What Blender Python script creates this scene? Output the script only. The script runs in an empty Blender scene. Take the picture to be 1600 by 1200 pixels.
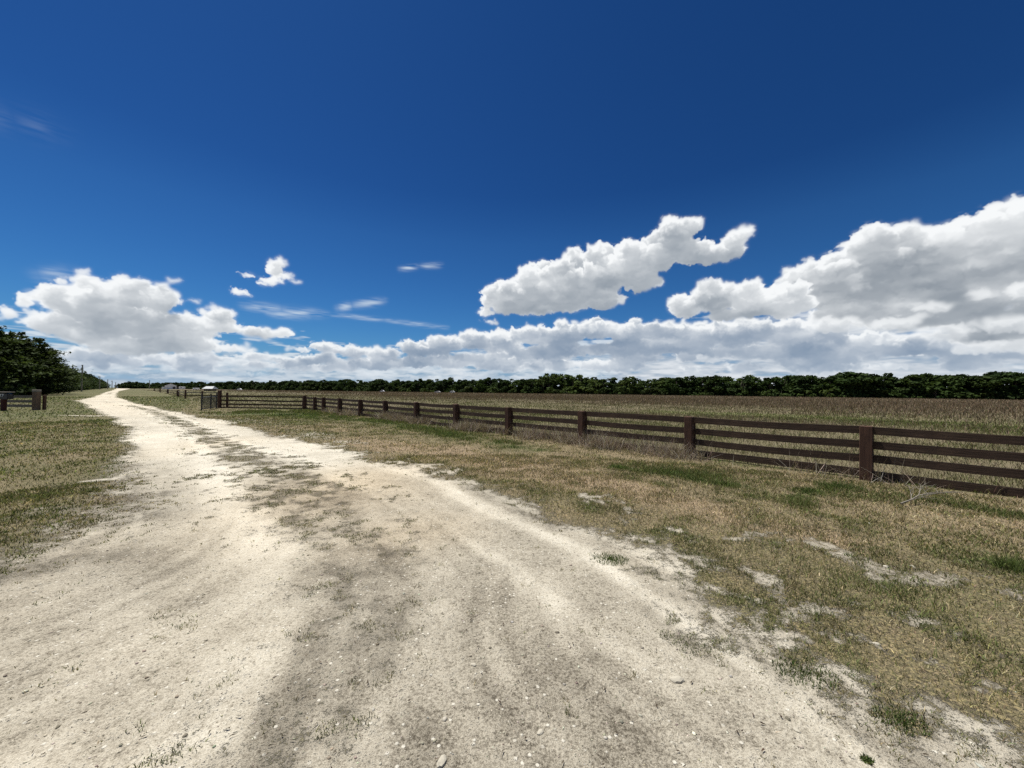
import math
import numpy as np
F_PX, PITCH, ROLL = 601.0, math.atan(11.1/601.0), math.atan(0.00943)
_R = np.array([math.cos(ROLL), 0.0, math.sin(ROLL)])
_F = np.array([0.0, math.cos(PITCH), math.sin(PITCH)]); _F -= _R*_F.dot(_R); _F /= np.linalg.norm(_F)
_U = np.cross(_R, _F)
def ray(px, py):
    px = np.asarray(px, float); py = np.asarray(py, float)
    d = (px[..., None]-800)/F_PX*_R + _F + (600-py[..., None])/F_PX*_U
    return d/np.linalg.norm(d, axis=-1, keepdims=True)
def azel(px, py):
    d = ray(px, py)
    return np.degrees(np.arctan2(d[..., 0], d[..., 1])), np.degrees(np.arcsin(d[..., 2]))

# ---------------------------------------------------------------- clouds
AZ0, AZ1, EL0, EL1 = -62.0, 62.0, -1.0, 27.0
def cloud_panorama(cell=0.065):
    rng = np.random.default_rng(11)
    nu, nv = int((AZ1-AZ0)/cell), int((EL1-EL0)/cell)
    def noise3(shape, freqs, seed):
        r = np.random.default_rng(seed)
        g = r.standard_normal([max(3, int(f)+2) for f in freqs]).astype(np.float32)
        out = g
        for ax in range(3):
            n, m = shape[ax], g.shape[ax]
            x = np.linspace(0, m-1.001, n); i = np.floor(x).astype(int); t = (x-i).astype(np.float32); t = t*t*(3-2*t)
            sh = [1, 1, 1]; sh[ax] = n; t = t.reshape(sh)
            out = np.take(out, i, axis=ax)*(1-t)+np.take(out, np.minimum(i+1, m-1), axis=ax)*t
        return out
    NU, NV, G0, H0, G1, H1 = nu, nv, AZ0, EL0, AZ1, EL1
    def layer(blobs, cw, nw, kids, noise_scale, erode, seed, kview, klight, flat=1.0, soft=1.0, mod=.5, warp=1.0):
        r = np.random.default_rng(seed)
        sph = []
        for (px, py, rx, ry) in blobs:
            a, e = azel(np.array(px), np.array(py))
            a2, _ = azel(np.array(px+1), np.array(py)); _, e2 = azel(np.array(px), np.array(py-1))
            ra, re = rx*abs(float(a2-a)), ry*abs(float(e2-e))
            a, e = float(a), float(e)
            w = r.normal(0, 0.12)*min(ra, re)
            sph.append((a, e, w, ra, re, min(ra, re*1.4)))
        lo_a = max(G0, min(q[0]-q[3]*1.5 for q in sph)-.5); hi_a = min(G1, max(q[0]+q[3]*1.5 for q in sph)+.5)
        lo_e = max(H0, min(q[1]-q[4]*1.6 for q in sph)-.3); hi_e = min(H1, max(q[1]+q[4]*1.6 for q in sph)+.3)
        iu0, iu1 = int((lo_a-G0)/cell), min(NU, int((hi_a-G0)/cell)); iv0, iv1 = int((lo_e-H0)/cell), min(NV, int((hi_e-H0)/cell))
        nu, nv = iu1-iu0, iv1-iv0; AZ0, EL0, AZ1, EL1 = G0+iu0*cell, H0+iv0*cell, G0+iu1*cell, H0+iv1*cell
        D = np.zeros((nv, nu, nw), np.float32)
        allS = []
        for (a, e, w, ra, re, rw) in sph:
            allS.append((a, e, w, ra*.86, re*.82, rw*.86))
            for k in range(kids[0]):
                d = r.standard_normal(3); d /= np.linalg.norm(d)
                if d[1] < -.35: d[1] *= .3
                q = r.uniform(.26, .5)
                c = (a+d[0]*ra*.72, e+d[1]*re*.72*(1 if d[1] > 0 else flat), w+d[2]*rw*.72)
                m = min(ra, re*1.15)*q
                allS.append((*c, m*r.uniform(1, 1.35), m*.85, m))
                for k2 in range(kids[1]):
                    d2 = r.standard_normal(3); d2 /= np.linalg.norm(d2)
                    if d2[1] < -.3: d2[1] *= .3
                    m2 = m*r.uniform(.25, .5)
                    allS.append((c[0]+d2[0]*m*.9, c[1]+d2[1]*m*.8, c[2]+d2[2]*m*.9, m2*1.15, m2, m2))
        for (a, e, w, ra, re, rw) in allS:
            cu, cv, cz = (a-AZ0)/cell, (e-EL0)/cell, nw/2+w/cw
            su, sv, sz = max(ra/cell, .8), max(re/cell, .8), max(rw/cw, .7)
            u0, u1 = max(0, int(cu-su)), min(nu, int(cu+su)+2); v0, v1 = max(0, int(cv-sv)), min(nv, int(cv+sv)+2); z0, z1 = max(0, int(cz-sz)), min(nw, int(cz+sz)+2)
            if u1 <= u0 or v1 <= v0 or z1 <= z0: continue
            uu = ((np.arange(u0, u1)-cu)/su)**2; vv = ((np.arange(v0, v1)-cv)/sv)**2; zz = ((np.arange(z0, z1)-cz)/sz)**2
            q = 1-(vv[:, None, None]+uu[None, :, None]+zz[None, None, :])
            q *= min(1.0, .25+re*.5)
            s = D[v0:v1, u0:u1, z0:z1]; np.maximum(s, q.astype(np.float32), out=s)
        N = np.zeros_like(D); amp = 1.0
        for o in range(6):
            f = noise_scale*2**o
            n = noise3(D.shape, ((EL1-EL0)/f0y*f*1.5, (AZ1-AZ0)/f0x*f, nw*cw/f0x*f), seed+o*7)
            N += amp*(n if o < 1 else 1.1*np.abs(n)-.7); amp *= .68
        rho = np.clip((D-erode*(.50+.42*N)*(1.2-D))*2.6/soft, 0, 1)
        rho[D <= 0] = 0
        del N
        # sunlight arriving from above, a little from behind and from the left
        acc = np.zeros((nu, nw), np.float32); L = np.zeros_like(D)
        for v in range(nv-1, -1, -1):
            sh = .35*acc[:, np.minimum(np.arange(nw)+1, nw-1)]+.65*acc
            acc = .75*sh+.25*np.roll(sh, 1, axis=0)
            L[v] = acc
            acc = acc*.995+rho[v]
        L *= cell
        P = noise3((nv, nu, 1), ((EL1-EL0)/2.0, (AZ1-AZ0)/4.5, 1), seed+91)+.45*noise3((nv, nu, 1), ((EL1-EL0)/.7, (AZ1-AZ0)/1.8, 1), seed+92)+.18*noise3((nv, nu, 1), ((EL1-EL0)/.3, (AZ1-AZ0)/.6, 1), seed+93)
        L *= np.exp(mod*P)
        sun = .38*np.exp(-L*klight*5)+.37*np.exp(-L*klight*1.4)+.25*np.exp(-L*klight*.25)
        T = np.ones((nv, nu), np.float32); C = np.zeros((nv, nu), np.float32)
        for z in range(nw):
            t = np.exp(-rho[:, :, z]*kview*cw)
            C += T*(1-t)*sun[:, :, z]; T *= t
        A = 1-T
        C = C/np.maximum(A, 1e-4)
        # ragged rims: shear the finished layer by fine noise
        wu = sum(w*noise3((nv, nu, 1), ((EL1-EL0)/q, (AZ1-AZ0)/q, 1), seed+k)[:, :, 0] for w, q, k in ((.16, .8, 60), (.09, .35, 61), (.05, .17, 62)))
        wv = sum(w*noise3((nv, nu, 1), ((EL1-EL0)/q, (AZ1-AZ0)/q, 1), seed+k)[:, :, 0] for w, q, k in ((.10, .8, 63), (.06, .35, 64), (.04, .17, 65)))
        wv *= warp; wu *= warp
        x = np.clip(np.arange(nu)[None, :]+wu/cell, 0, nu-1.01); y = np.clip(np.arange(nv)[:, None]+wv/cell, 0, nv-1.01)
        i, j = y.astype(int), x.astype(int); fy, fx = y-i, x-j
        def smp(M): return (M[i, j]*(1-fx)+M[i, j+1]*fx)*(1-fy)+(M[i+1, j]*(1-fx)+M[i+1, j+1]*fx)*fy
        C, A = smp(C), smp(A)
        def blur(Q, k):
            for ax in (0, 1):
                for _ in range(2):
                    pad = [(0, 0), (0, 0)]; pad[ax] = (k+1, k); c = np.cumsum(np.pad(Q, pad, mode='edge'), axis=ax)
                    Q = (np.take(c, np.arange(2*k+1, c.shape[ax]), axis=ax)-np.take(c, np.arange(0, c.shape[ax]-2*k-1), axis=ax))/(2*k+1)
            return Q
        A0 = A; Ab = blur(A, 4); Cb = blur(C*A, 4)/np.maximum(Ab, 1e-3)
        Aw = A; C = C*A+Cb*(1-A); C = C
        wn = noise3((nv, nu, 1), ((EL1-EL0)/.5, (AZ1-AZ0)/1.0, 1), seed+70)[:, :, 0]+.8*noise3((nv, nu, 1), ((EL1-EL0)/.2, (AZ1-AZ0)/.4, 1), seed+71)[:, :, 0]
        fill = np.clip((blur(A, 6)-.58)/.2, 0, 1); wisp = np.clip(Ab*1.5, 0, 1)*np.clip(.10+.40*wn, 0, .75)
        soft_ = np.clip(.34+.55*noise3((nv, nu, 1), ((EL1-EL0)/1.6, (AZ1-AZ0)/2.4, 1), seed+72)[:, :, 0], 0, 1)
        A = np.maximum(np.maximum(Aw*(1-soft_)+blur(A, 2)*soft_, fill), wisp*Ab**.5)
        A = np.maximum(A, 0)
        Cf, Af = np.zeros((NV, NU)), np.zeros((NV, NU))
        Cf[iv0:iv1, iu0:iu1] = C; Af[iv0:iv1, iu0:iu1] = np.clip(A, 0, 1)
        return Cf, Af
    f0x, f0y = 12.0, 12.0
    B_near = [
        (790,468,36,30),(840,452,46,38),(890,440,48,42),(940,428,50,46),(985,416,45,38),(1025,402,42,34),(1050,376,34,34),(1064,360,27,24),(1046,354,22,18),(1080,398,36,26),(830,482,50,16),(920,458,60,26),
        (1108,400,34,22),(1134,394,28,26),(1150,374,19,19),(1162,362,14,11),(1172,356,10,7),(880,474,60,22),(758,490,14,11),(765,504,18,7),(1000,440,34,24),(940,470,40,20),
        (1072,482,34,24),(1118,468,38,32),(1170,470,44,30),(1222,474,44,32),(1150,492,90,16),
        (38,470,34,26),(88,463,50,30),(148,460,56,31),(208,462,52,31),(266,438,22,8),(252,470,36,28),(80,502,56,26),(150,512,66,26),(215,508,60,26),(285,502,50,18),
        (345,492,28,16),(335,510,60,18),(290,540,80,22),(402,520,38,11),(438,521,24,8),(200,545,80,18),(365,545,50,12),(10,488,24,20),(140,528,60,18),
        (434,412,13,14),(430,425,17,13),(420,439,28,9),(446,434,24,8),(462,440,14,5),(384,430,18,6),(370,457,30,9),(304,474,18,7),(110,478,100,26),(150,490,110,26),(230,498,90,22),(270,520,120,20),(200,540,100,20),(410,444,14,5)]
    B_big = [(1255,432,42,26),(1305,420,52,38),(1362,400,56,44),(1420,385,52,40),(1478,385,56,46),(1540,372,60,55),(1600,366,62,58),(1670,340,80,66),(1740,340,80,70),(1600,342,50,42),(1555,348,40,34),
        (1340,455,100,36),(1450,445,110,40),(1560,430,110,50),(1650,450,110,60),(1450,490,170,34),(1400,440,110,60),(1500,460,120,60),(1580,515,150,40),(1330,492,90,22)]
    B_low = [(1460,480,50,16),(1530,462,60,18),(1600,455,60,22),(1400,505,60,18),(1480,520,80,20),(1580,508,90,24),(1680,500,90,28),(1300,508,50,18),(1560,540,100,20),(1660,545,90,22)]
    B_mid = [
        (740,528,34,12),(790,530,40,16),(830,522,40,18),(880,524,46,22),(935,516,50,22),(985,520,50,22),(1040,520,56,22),(1100,524,60,22),(1165,520,60,26),(1230,520,60,26),
        (1290,512,44,24),(1340,535,60,20),(1420,540,80,24),(1510,545,90,24),(1600,548,90,24),(1680,548,90,30),(1000,545,150,18),(1200,550,170,18),(850,552,90,14),
        (470,546,28,9),(505,541,34,12),(550,549,44,13),(602,552,44,12),(652,545,42,16),(700,534,40,11),(735,524,30,9),(668,566,44,10),(600,568,70,10),(500,562,70,10),
        (400,556,50,10),(330,560,60,10),(250,566,70,10),(170,562,60,12),(740,560,60,10),(810,566,60,9),(150,585,50,6),(60,560,60,10)]
    for k in range(150):
        x = rng.uniform(60, 1700); top = np.interp(x, [0, 130, 300, 480, 600, 720, 850, 1000, 1300, 1700], [545, 545, 535, 548, 552, 530, 522, 520, 520, 535])
        y = rng.uniform(top+6, 578); B_mid.append((x, y, rng.uniform(24, 60), rng.uniform(6, 13)))
    B_far = []
    for k in range(700):
        x = rng.uniform(-150, 1750); t = rng.random()**1.3
        y = 596.0+.0094*x-1-t*34
        B_far.append((x, y, rng.uniform(16, 60)*(.5+t), rng.uniform(2.0, 5.0)*(.5+t)))
    C1, A1 = layer(B_far, .25, 26, (7, 2), 7.0, .26, 3, 4.0, 1.2, soft=1.3)
    C2, A2 = layer(B_mid, .2, 44, (14, 4), 4.0, .44, 4, 7.0, 1.25, flat=.6, mod=.6)
    C4, A4 = layer(B_big, .2, 60, (26, 5), 2.6, .52, 8, 5.0, 0.48, flat=.6, mod=.6)
    C5, A5 = layer(B_low, .2, 40, (14, 4), 3.4, .80, 9, 4.0, 0.6, flat=.6, soft=1.5)
    C3, A3 = layer(B_near, .2, 60, (22, 5), 2.6, .56, 5, 6.0, 0.62, flat=.6, mod=.5)
    el = np.linspace(EL0, EL1, nv)[:, None]; az = np.linspace(AZ0, AZ1, nu)[None, :]
    shade = np.array([.215, .265, .325]); lit = np.array([.93, .95, .96]); hz = np.array([.30, .44, .60])
    def tint(C, haze, lo):
        k = np.clip(C*1.30, 0, 1)[..., None]**.95
        col = (shade*lo)*(1-k)+lit*k
        h = (haze*np.exp(-np.clip(el, 0, 90)/3.2))[..., None]
        return col*(1-h)+hz*h
    rgb = np.zeros((nv, nu, 3)); al = np.zeros((nv, nu))
    elc = np.clip(el, 0, 90)                              # pale air low over the horizon
    veil = .55*np.exp(-elc/13)*np.clip((EL1-elc)/6, 0, 1)+.62*np.exp(-elc/2.6)+0*az; kk = np.exp(-elc/3.5)[..., None]
    rgb[:] = np.array([.36, .50, .62])*kk+np.array([.070, .265, .62])*(1-kk); al[:] = veil
    def over(col, a):
        nonlocal rgb, al
        a3 = a[..., None]; na = a+al*(1-a)
        rgb = (col*a3+rgb*(al*(1-a))[..., None])/np.maximum(na, 1e-5)[..., None]; al = na
    # thin streaks
    def streak(pts, w, amt, seed):
        r = np.random.default_rng(seed); a = np.zeros((nv, nu))
        P = [azel(np.array(p[0]), np.array(p[1])) for p in pts]
        n2 = noise3((nv, nu, 1), (90, 60, 1), seed)[:, :, 0]*.5+noise3((nv, nu, 1), (240, 140, 1), seed+1)[:, :, 0]*.35
        for (a0, e0), (a1, e1) in zip(P[:-1], P[1:]):
            t = np.clip(((az-a0)*(a1-a0)+(el-e0)*(e1-e0))/((a1-a0)**2+(e1-e0)**2), 0, 1)
            d = np.hypot(az-(a0+t*(a1-a0)), (el-(e0+t*(e1-e0))))
            a = np.maximum(a, np.exp(-(d/w)**2)*np.sin(np.pi*np.clip(t*.8+.1, 0, 1)))
        over(np.ones((nv, nu, 3))*np.array([.62, .72, .82]), np.clip(a*amt*(1+n2), 0, .85))
    streak([(380,478),(440,484),(510,492)], .5, .38, 41); streak([(420,490),(480,495)], .4, .35, 42)
    streak([(520,492),(600,500),(700,512)], .28, .4, 43); streak([(625,420),(655,416),(690,414)], .35, .40, 44)
    streak([(528,482),(550,477),(600,470)], .45, .45, 45); streak([(-30,180),(20,185),(90,205)], 1.0, .04, 46)
    streak([(60,430),(110,425)], .6, .25, 47); streak([(860,247),(930,247)], .6, .05, 48)
    nb = noise3((nv, nu, 1), (50, 30, 1), 301)[:, :, 0]+.6*noise3((nv, nu, 1), (110, 80, 1), 302)[:, :, 0]+.4*noise3((nv, nu, 1), (220, 200, 1), 303)[:, :, 0]
    top = np.interp(az[0], [-62, -48, -36, -20, 0, 20, 40, 62], [5, 5.4, 5.6, 4.8, 7.6, 8.2, 8.4, 8.8])[None, :]
    bank = np.clip((top-el)/2.2+.55*nb, 0, 1)*np.clip(.80+.22*nb, 0, .93)
    kb = np.clip(.45+.38*nb, 0, 1)[..., None]; over(np.array([.34, .42, .52])*(1-kb)+np.array([.72, .78, .83])*kb, bank*.88)
    over(tint(C1, .55, np.array([1., 1.1, 1.2])), A1*.9)
    fb = np.clip((np.interp(az[0], [-62, 8, 20, 40, 62], [-5, -5, 9.5, 10.5, 11])[None, :]-el)/1.5, 0, 1)*np.clip(.75+.25*nb, 0, 1); over(np.array([.42, .48, .56])*(1-kb*.7)+np.array([.86, .89, .92])*kb*.7, fb*.9)
    over(tint(C2, .45, np.array([.82, .95, 1.12])), A2)
    over(tint(C4, .30, .82), A4)
    over(tint(C5, .30, .9), A5*.8)
    over(tint(C3, .35, .95), A3)
    out = np.ones((nv, nu, 4), np.float32); out[..., :3] = rgb; out[..., 3] = np.clip(al, 0, 1)
    return out
import bpy, bmesh, random
from mathutils import Vector, Matrix
sc = bpy.context.scene
col = sc.collection
H = 1.5                                   # eye height of the photographer
def G(px, py):                            # the point of the flat ground seen at a place in the photograph
    d = ray(px, py); t = -H/d[..., 2]
    return d[..., 0]*t, d[..., 1]*t
def gp(px, py):
    x, y = G(np.array(float(px)), np.array(float(py))); return float(x), float(y)
def horizon(px): return 603.57+.00943*px
def at_depth(px, Z):                      # ground point at depth Z under picture column px
    d = ray(px, horizon(px)); k = Z/float(d[1]); return float(d[0])*k, Z

# ---------------------------------------------------------------- noise on the ground plane
def _hash(i, j, s):
    n = (i.astype(np.int64)*374761393+j.astype(np.int64)*668265263+s*974634777) & 0xffffffff
    n = ((n ^ (n >> 13))*1274126177) & 0xffffffff
    return ((n ^ (n >> 16)) & 0xffff)/65535.0
def vn(x, y, size, seed):
    x = x/size; y = y/size; i = np.floor(x); j = np.floor(y); a = x-i; b = y-j
    a = a*a*(3-2*a); b = b*b*(3-2*b); i = i.astype(np.int64); j = j.astype(np.int64)
    return ((_hash(i, j, seed)*(1-a)+_hash(i+1, j, seed)*a)*(1-b)+(_hash(i, j+1, seed)*(1-a)+_hash(i+1, j+1, seed)*a)*b)*2-1
def fbm(x, y, size, seed, n=4, g=.55):
    o = 0; a = 1; t = 0
    for k in range(n):
        th = .6*k; o = o+a*vn(x*math.cos(th)-y*math.sin(th), x*math.sin(th)+y*math.cos(th), size/2**k, seed+k); t += a; a *= g
    return o/t*1.6
def sstep(a, b, x):
    t = np.clip((x-a)/(b-a), 0, 1); return t*t*(3-2*t)
def band(x, y, pts, soft=1.0):            # strength 0..1 around a ground line; pts = (px, py, half width in metres)
    out = np.zeros_like(x)
    P = [(*gp(p[0], p[1]), p[2]) for p in pts]
    for (x0, y0, w0), (x1, y1, w1) in zip(P[:-1], P[1:]):
        L2 = (x1-x0)**2+(y1-y0)**2+1e-9
        t = np.clip(((x-x0)*(x1-x0)+(y-y0)*(y1-y0))/L2, 0, 1)
        d = np.hypot(x-(x0+t*(x1-x0)), y-(y0+t*(y1-y0)))
        out = np.maximum(out, np.exp(-(d/(w0+t*(w1-w0)))**2*soft))
    return out
def spot(x, y, px, py, rx, ry):           # soft patch; radii in photo pixels
    cx, cy = gp(px, py); mx = rx*cy/F_PX; my = ry*cy*cy/(F_PX*H)
    return np.exp(-(((x-cx)/mx)**2+((y-cy)/my)**2))

LEFT_EDGE = [(183,606.9),(174,610.6),(165,612.7),(154,617),(141,621.5),(117,625.6),(128,630),(137,637),(153,644),(168,655),(185,668),(200,683),(200,705),(185,730),(180,755),(150,785),(112,822),(60,858),(0,888)]
RIGHT_EDGE = [(206,606.9),(186,611),(182,615.5),(183,620.8),(198,625.3),(220,632),(240,636),(288,646),(340,656),(400,668),(465,686),(530,703),(610,722),(665,735),(712,745),(800,772),(900,816),(985,838),(1055,880),(1112,955),(1199,995),(1292,1042),(1394,1090),(1487,1112),(1562,1148),(1600,1166)]
POLY = [gp(*p) for p in LEFT_EDGE][::-1]
POLY = [(-9.5, -9), (-7.0, -1.5), (-5.6, 2.2)]+POLY+[gp(*p) for p in RIGHT_EDGE]+[(3.8, 1.1), (6.2, -2), (9, -9)]
def road_sd(x, y):
    """signed distance to the road's outline, positive inside"""
    inside = np.zeros(x.shape, bool); d = np.full(x.shape, 1e9)
    n = len(POLY)
    for k in range(n):
        (x0, y0), (x1, y1) = POLY[k], POLY[(k+1) % n]
        L2 = (x1-x0)**2+(y1-y0)**2+1e-12
        t = np.clip(((x-x0)*(x1-x0)+(y-y0)*(y1-y0))/L2, 0, 1)
        d = np.minimum(d, np.hypot(x-(x0+t*(x1-x0)), y-(y0+t*(y1-y0))))
        c = (y0 > y) != (y1 > y)
        xi = x0+(y-y0)*(x1-x0)/(y1-y0 if abs(y1-y0) > 1e-9 else 1e-9)
        inside ^= c & (x < xi)
    return np.where(inside, d, -d)

VPX = 205.0
FP0 = Vector((*gp(1353, 750), 0)); _d = ray(VPX, horizon(VPX)); FDIR = Vector((float(_d[0]), float(_d[1]), 0)).normalized()
FSP = .3149*FP0.y/FDIR.y                  # post spacing along the fence
def fpost(n): return FP0+FDIR*FSP*n
CORNER = fpost(10.27); GATEPOST = Vector((*gp(343, 637.5), 0))
PAD = [gp(343, 637.5), gp(289.5, 623), gp(240, 611.5), gp(215, 608.6)]
def field_mask(x, y):                     # the unmown field beyond the fence
    nx, ny = FDIR.y, -FDIR.x              # towards the field
    f1 = (x-FP0.x)*nx+(y-FP0.y)*ny
    c0, c1 = CORNER, GATEPOST; e = (c1-c0).normalized(); mx, my = e.y, -e.x
    f2 = (x-c0.x)*mx+(y-c0.y)*my
    f = np.minimum(f1, 1e9)
    side = (x-c0.x)*e.x+(y-c0.y)*e.y      # distance past the corner along the cross fence
    f = np.where(side > 0, f2, f1)
    for (x0, y0), (x1, y1) in zip(PAD[:-1], PAD[1:]):
        L = math.hypot(x1-x0, y1-y0); g = (x-x0)*(y1-y0)/L-(y-y0)*(x1-x0)/L
        f = np.where((y > min(y0, y1)) & (y <= max(y0, y1)), np.minimum(f, g), f)
    x0, y0 = PAD[-1]; f = np.where(y > y0, np.minimum(f, x-x0*(y/y0)), f)
    return f

def masks(x, y):
    x = np.asarray(x, float); y = np.asarray(y, float)
    r = np.hypot(x, y)
    n1 = fbm(x, y, 1.6, 1, 5); n2 = fbm(x, y, .35, 9, 4); n3 = fbm(x, y, 7.0, 21, 4)
    sd = road_sd(x, y)
    left = x < -.55*np.maximum(y, 0)-.6
    w = np.where(left, .38+1.15*sstep(14, 4, r), .26+.16*sstep(14, 4, r))
    road = sstep(-w, w, sd-.10+n1*.26+n2*.14+.12*fbm(x, y, .15, 47, 3))
    strip = band(x, y, [(165,634,.05),(200,633.5,.28),(236,641,.45),(262,652,.42),(300,668,.34),(335,688,.42),(372,708,.55),(425,735,.75),(455,765,.78),(490,800,.74),(525,850,.66),(545,910,.58),(550,970,.46),(530,1040,.36),(490,1110,.30),(450,1200,.28)])
    strip = np.maximum(strip, .8*band(x, y, [(168,616.2,.5),(176,613.0,.9)]))
    strip = np.maximum(strip, .75*band(x, y, [(480,1060,.2),(420,1120,.16),(400,1190,.18)]))
    strip = np.maximum(strip, .75*band(x, y, [(260,1185,.10),(330,1200,.16)]))
    strip *= 1-.45*sstep(-.1, .6, n1)*sstep(25, 8, r)
    veg = np.clip(1-road, 0, 1)
    n4 = fbm(x, y, .16, 33, 3); sv = np.clip(sstep(.0, .95, strip*.70+n2*.42+n1*.08+n4*.52), 0, 1)*(.36+.42*sstep(2.0, 6.5, y))*(strip > .03)
    tufts = sstep(.55, .9, n2*.75+n1*.45+.55*sstep(.9, .1, np.abs(sd)))*sstep(.9, .2, sd)*sstep(-.2, .6, x+y*.1)   # green weeds creeping in from the right edge
    veg = np.maximum(veg, np.maximum(sv, .62*tufts))
    # bare chalk showing through the verge
    bare = np.zeros_like(x)
    for p in [[(1060,826,.10),(1140,838,.14),(1215,836,.12),(1294,856,.15),(1368,896,.15),(1447,903,.14),(1512,899,.15),(1600,930,.16)],
              [(950,832,.12),(1010,800,.2),(940,778,.25)], [(560,706,.3),(640,724,.25),(700,735,.25)], [(420,662,.5),(500,684,.5),(560,694,.4)],
              [(330,650,.6),(370,655,.7),(440,666,.6)], [(1260,995,.1),(1380,1010,.12),(1500,1060,.12)], [(1080,900,.12),(1160,925,.12)]]:
        bare = np.maximum(bare, band(x, y, p))
    bare = np.maximum(bare, .8*spot(x, y, 1180, 900, 60, 14)); bare = np.maximum(bare, .5*spot(x, y, 1330, 960, 120, 20))
    veg = veg*(1-np.clip(bare*(.10+1.3*n2+.7*n1+1.3*fbm(x, y, .10, 44, 3)), 0, .46)-.22*np.clip(fbm(x, y, .22, 45, 3)-.15, 0, 1)*sstep(2.2, .2, -sd))
    # spurs of chalk running off to the left
    spur = np.zeros_like(x)
    for p in [[(80,648.8,.05),(150,650,.3)], [(117,625.8,.5),(150,626,.9)], [(130,752,.05),(175,748,.15)]]:
        spur = np.maximum(spur, band(x, y, p))
    veg = veg-np.where(sd < .2, .24*sstep(2.4, 0, -sd)*sstep(-.1, .5, n2*.6+n1*.4+.5*fbm(x, y, .1, 49, 2))*(x > 0), 0)
    veg = veg*(1-np.clip(spur*(.9+.5*n2+.2*n1), 0, .9))*(1-.22*sstep(.1, .8, n1*.6+n2*.6)*sstep(18, 5, r))
    veg = veg-.10*sstep(.1, .7, n4+n2*.4)*sstep(20, 6, r)
    # brightness of the limerock
    ch = .40+.27*sstep(4, 14, r)
    for p, a in [([(240,640,.5),(330,660,.55),(430,690,.5),(520,715,.5),(610,733,.4),(665,742,.3)], .35),
                 ([(665,737,.16),(712,773,.14),(760,798,.13),(822,826,.12),(870,845,.12),(937,880,.10),(1000,925,.09),(1112,1000,.085),(1210,1075,.08),(1300,1142,.07),(1380,1200,.07)], .66),
                 ([(744,851,.12),(870,945,.11),(937,1000,.09),(1000,1040,.09),(1094,1120,.08),(1195,1205,.08)], .50),
                 ([(190,650,.6),(240,670,.6),(290,690,.45),(325,720,.38),(350,760,.32),(385,810,.25),(420,870,.2)], .24),
                 ([(400,800,.3),(380,870,.26),(370,940,.2),(300,1010,.16)], .12),
                 ([(430,815,.18),(455,850,.16),(455,880,.12)], .12),
                 ([(160,950,.18),(200,1000,.2),(120,1080,.16),(60,1180,.14)], .12),
                 ([(1060,880,.1),(1130,960,.12),(1230,1010,.12),(1330,1060,.12),(1450,1110,.12),(1600,1175,.14)], .26),
                 ([(900,828,.15),(985,850,.18),(1040,885,.12)], .34),
                 ([(300,1190,.14),(330,1090,.14),(345,1020,.12)], .14)]:
        ch = ch+.55*a*band(x, y, p)*(.8+.5*n1)
    for p, a in [([(570,770,.4),(680,850,.28),(770,930,.24),(850,1030,.2),(960,1150,.2)], .20), ([(640,860,.3),(700,960,.28),(800,1080,.25),(900,1190,.22)], .16),
                 ([(740,770,.2),(820,850,.16),(900,910,.14),(1010,1010,.13),(1130,1120,.12)], .16), ([(560,1100,.35),(640,1180,.3)], .16), ([(60,880,.4),(160,860,.35),(260,880,.3)], .20),
                 ([(210,700,.4),(240,740,.4),(200,790,.4)], .22), ([(0,930,.3),(60,1000,.2),(140,930,.2)], .10), ([(1130,1030,.1),(1230,1110,.1),(1320,1190,.1)], .18)]:
        ch = ch-.36*a*band(x, y, p)*(.9+.5*n1)
    ch = np.minimum(ch, .63+.06*n1)+n1*.04+n2*.07+.07*vn(sd, y*.06, .11, 91)*sstep(14, 5, r)+.055*vn(sd, y*.05, .27, 92)
    ch = ch+.12*sstep(.02, .25, strip)*sstep(.65, .35, strip)*(x < .2*y)-.04*sstep(.3, .8, strip)*sstep(12, 5, y)
    tan = np.maximum(spot(x, y, 540, 760, 130, 45), .7*spot(x, y, 640, 830, 120, 40)); tan = np.maximum(tan, .35*sstep(8, 30, y)); tan = np.maximum(tan, .5*spot(x, y, 350, 690, 60, 15))
    tan = np.clip(tan+.2*n1, 0, 1)
    # greenness of the vegetation
    gr = .32+.13*n3+.13*n1
    gr = gr+.42*(1+.6*n2)*band(x, y, [(350,648,.7),(430,646,1.2),(520,652,1.0),(600,660,.8),(680,674,.6),(740,686,.4)])
    gr = gr+.4*band(x, y, [(780,694,.35),(840,704,.3)])*(1+n2)+.34*(1+1.2*n2)*band(x, y, [(960,730,.2),(1050,742,.2),(1150,758,.28),(1240,772,.28),(1310,762,.2)])
    gr = gr-.32*band(x, y, [(560,690,.8),(700,706,.9),(850,740,.8),(980,762,.5),(1120,800,.45),(1290,840,.4)])
    gr = gr+.14*(x < -.8*y-1.5)+.12*np.maximum(tufts, 0)+.02*sstep(.4, -.1, sd)*sstep(-.8, -.1, sd)*(x > -2)
    gr = np.where(y > 16, gr+.16*(x < -.5*y), gr)
    fld = field_mask(x, y)
    far = sstep(11, 30, fld)
    gr = np.where(fld > 0, .58+.25*n3+.15*n1, gr)
    gr = gr+np.where(fld > 0, .55*band(x, y, [(1050,644,1.5),(1150,647,2.0),(1260,652,2.0),(1420,660,1.6),(1600,668,1.5)])-.40*sstep(16, 60, fld+n3*14), 0)
    return dict(road=road, veg=np.clip(veg, 0, 1), green=np.clip(gr, 0, 1), chalk=np.clip(ch, 0, 1), tan=tan, field=sstep(-.3, .6, fld), fld=fld, sd=sd, r=r, n1=n1, n2=n2, n3=n3, far=far)

def height(x, y, m=None):
    z = .010*np.sin(x*.7+y*.31)*sstep(2, 6, np.hypot(x, y))
    return z+.012*vn(x, y, 2.3, 77)+.006*vn(x, y, .6, 78)

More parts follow.
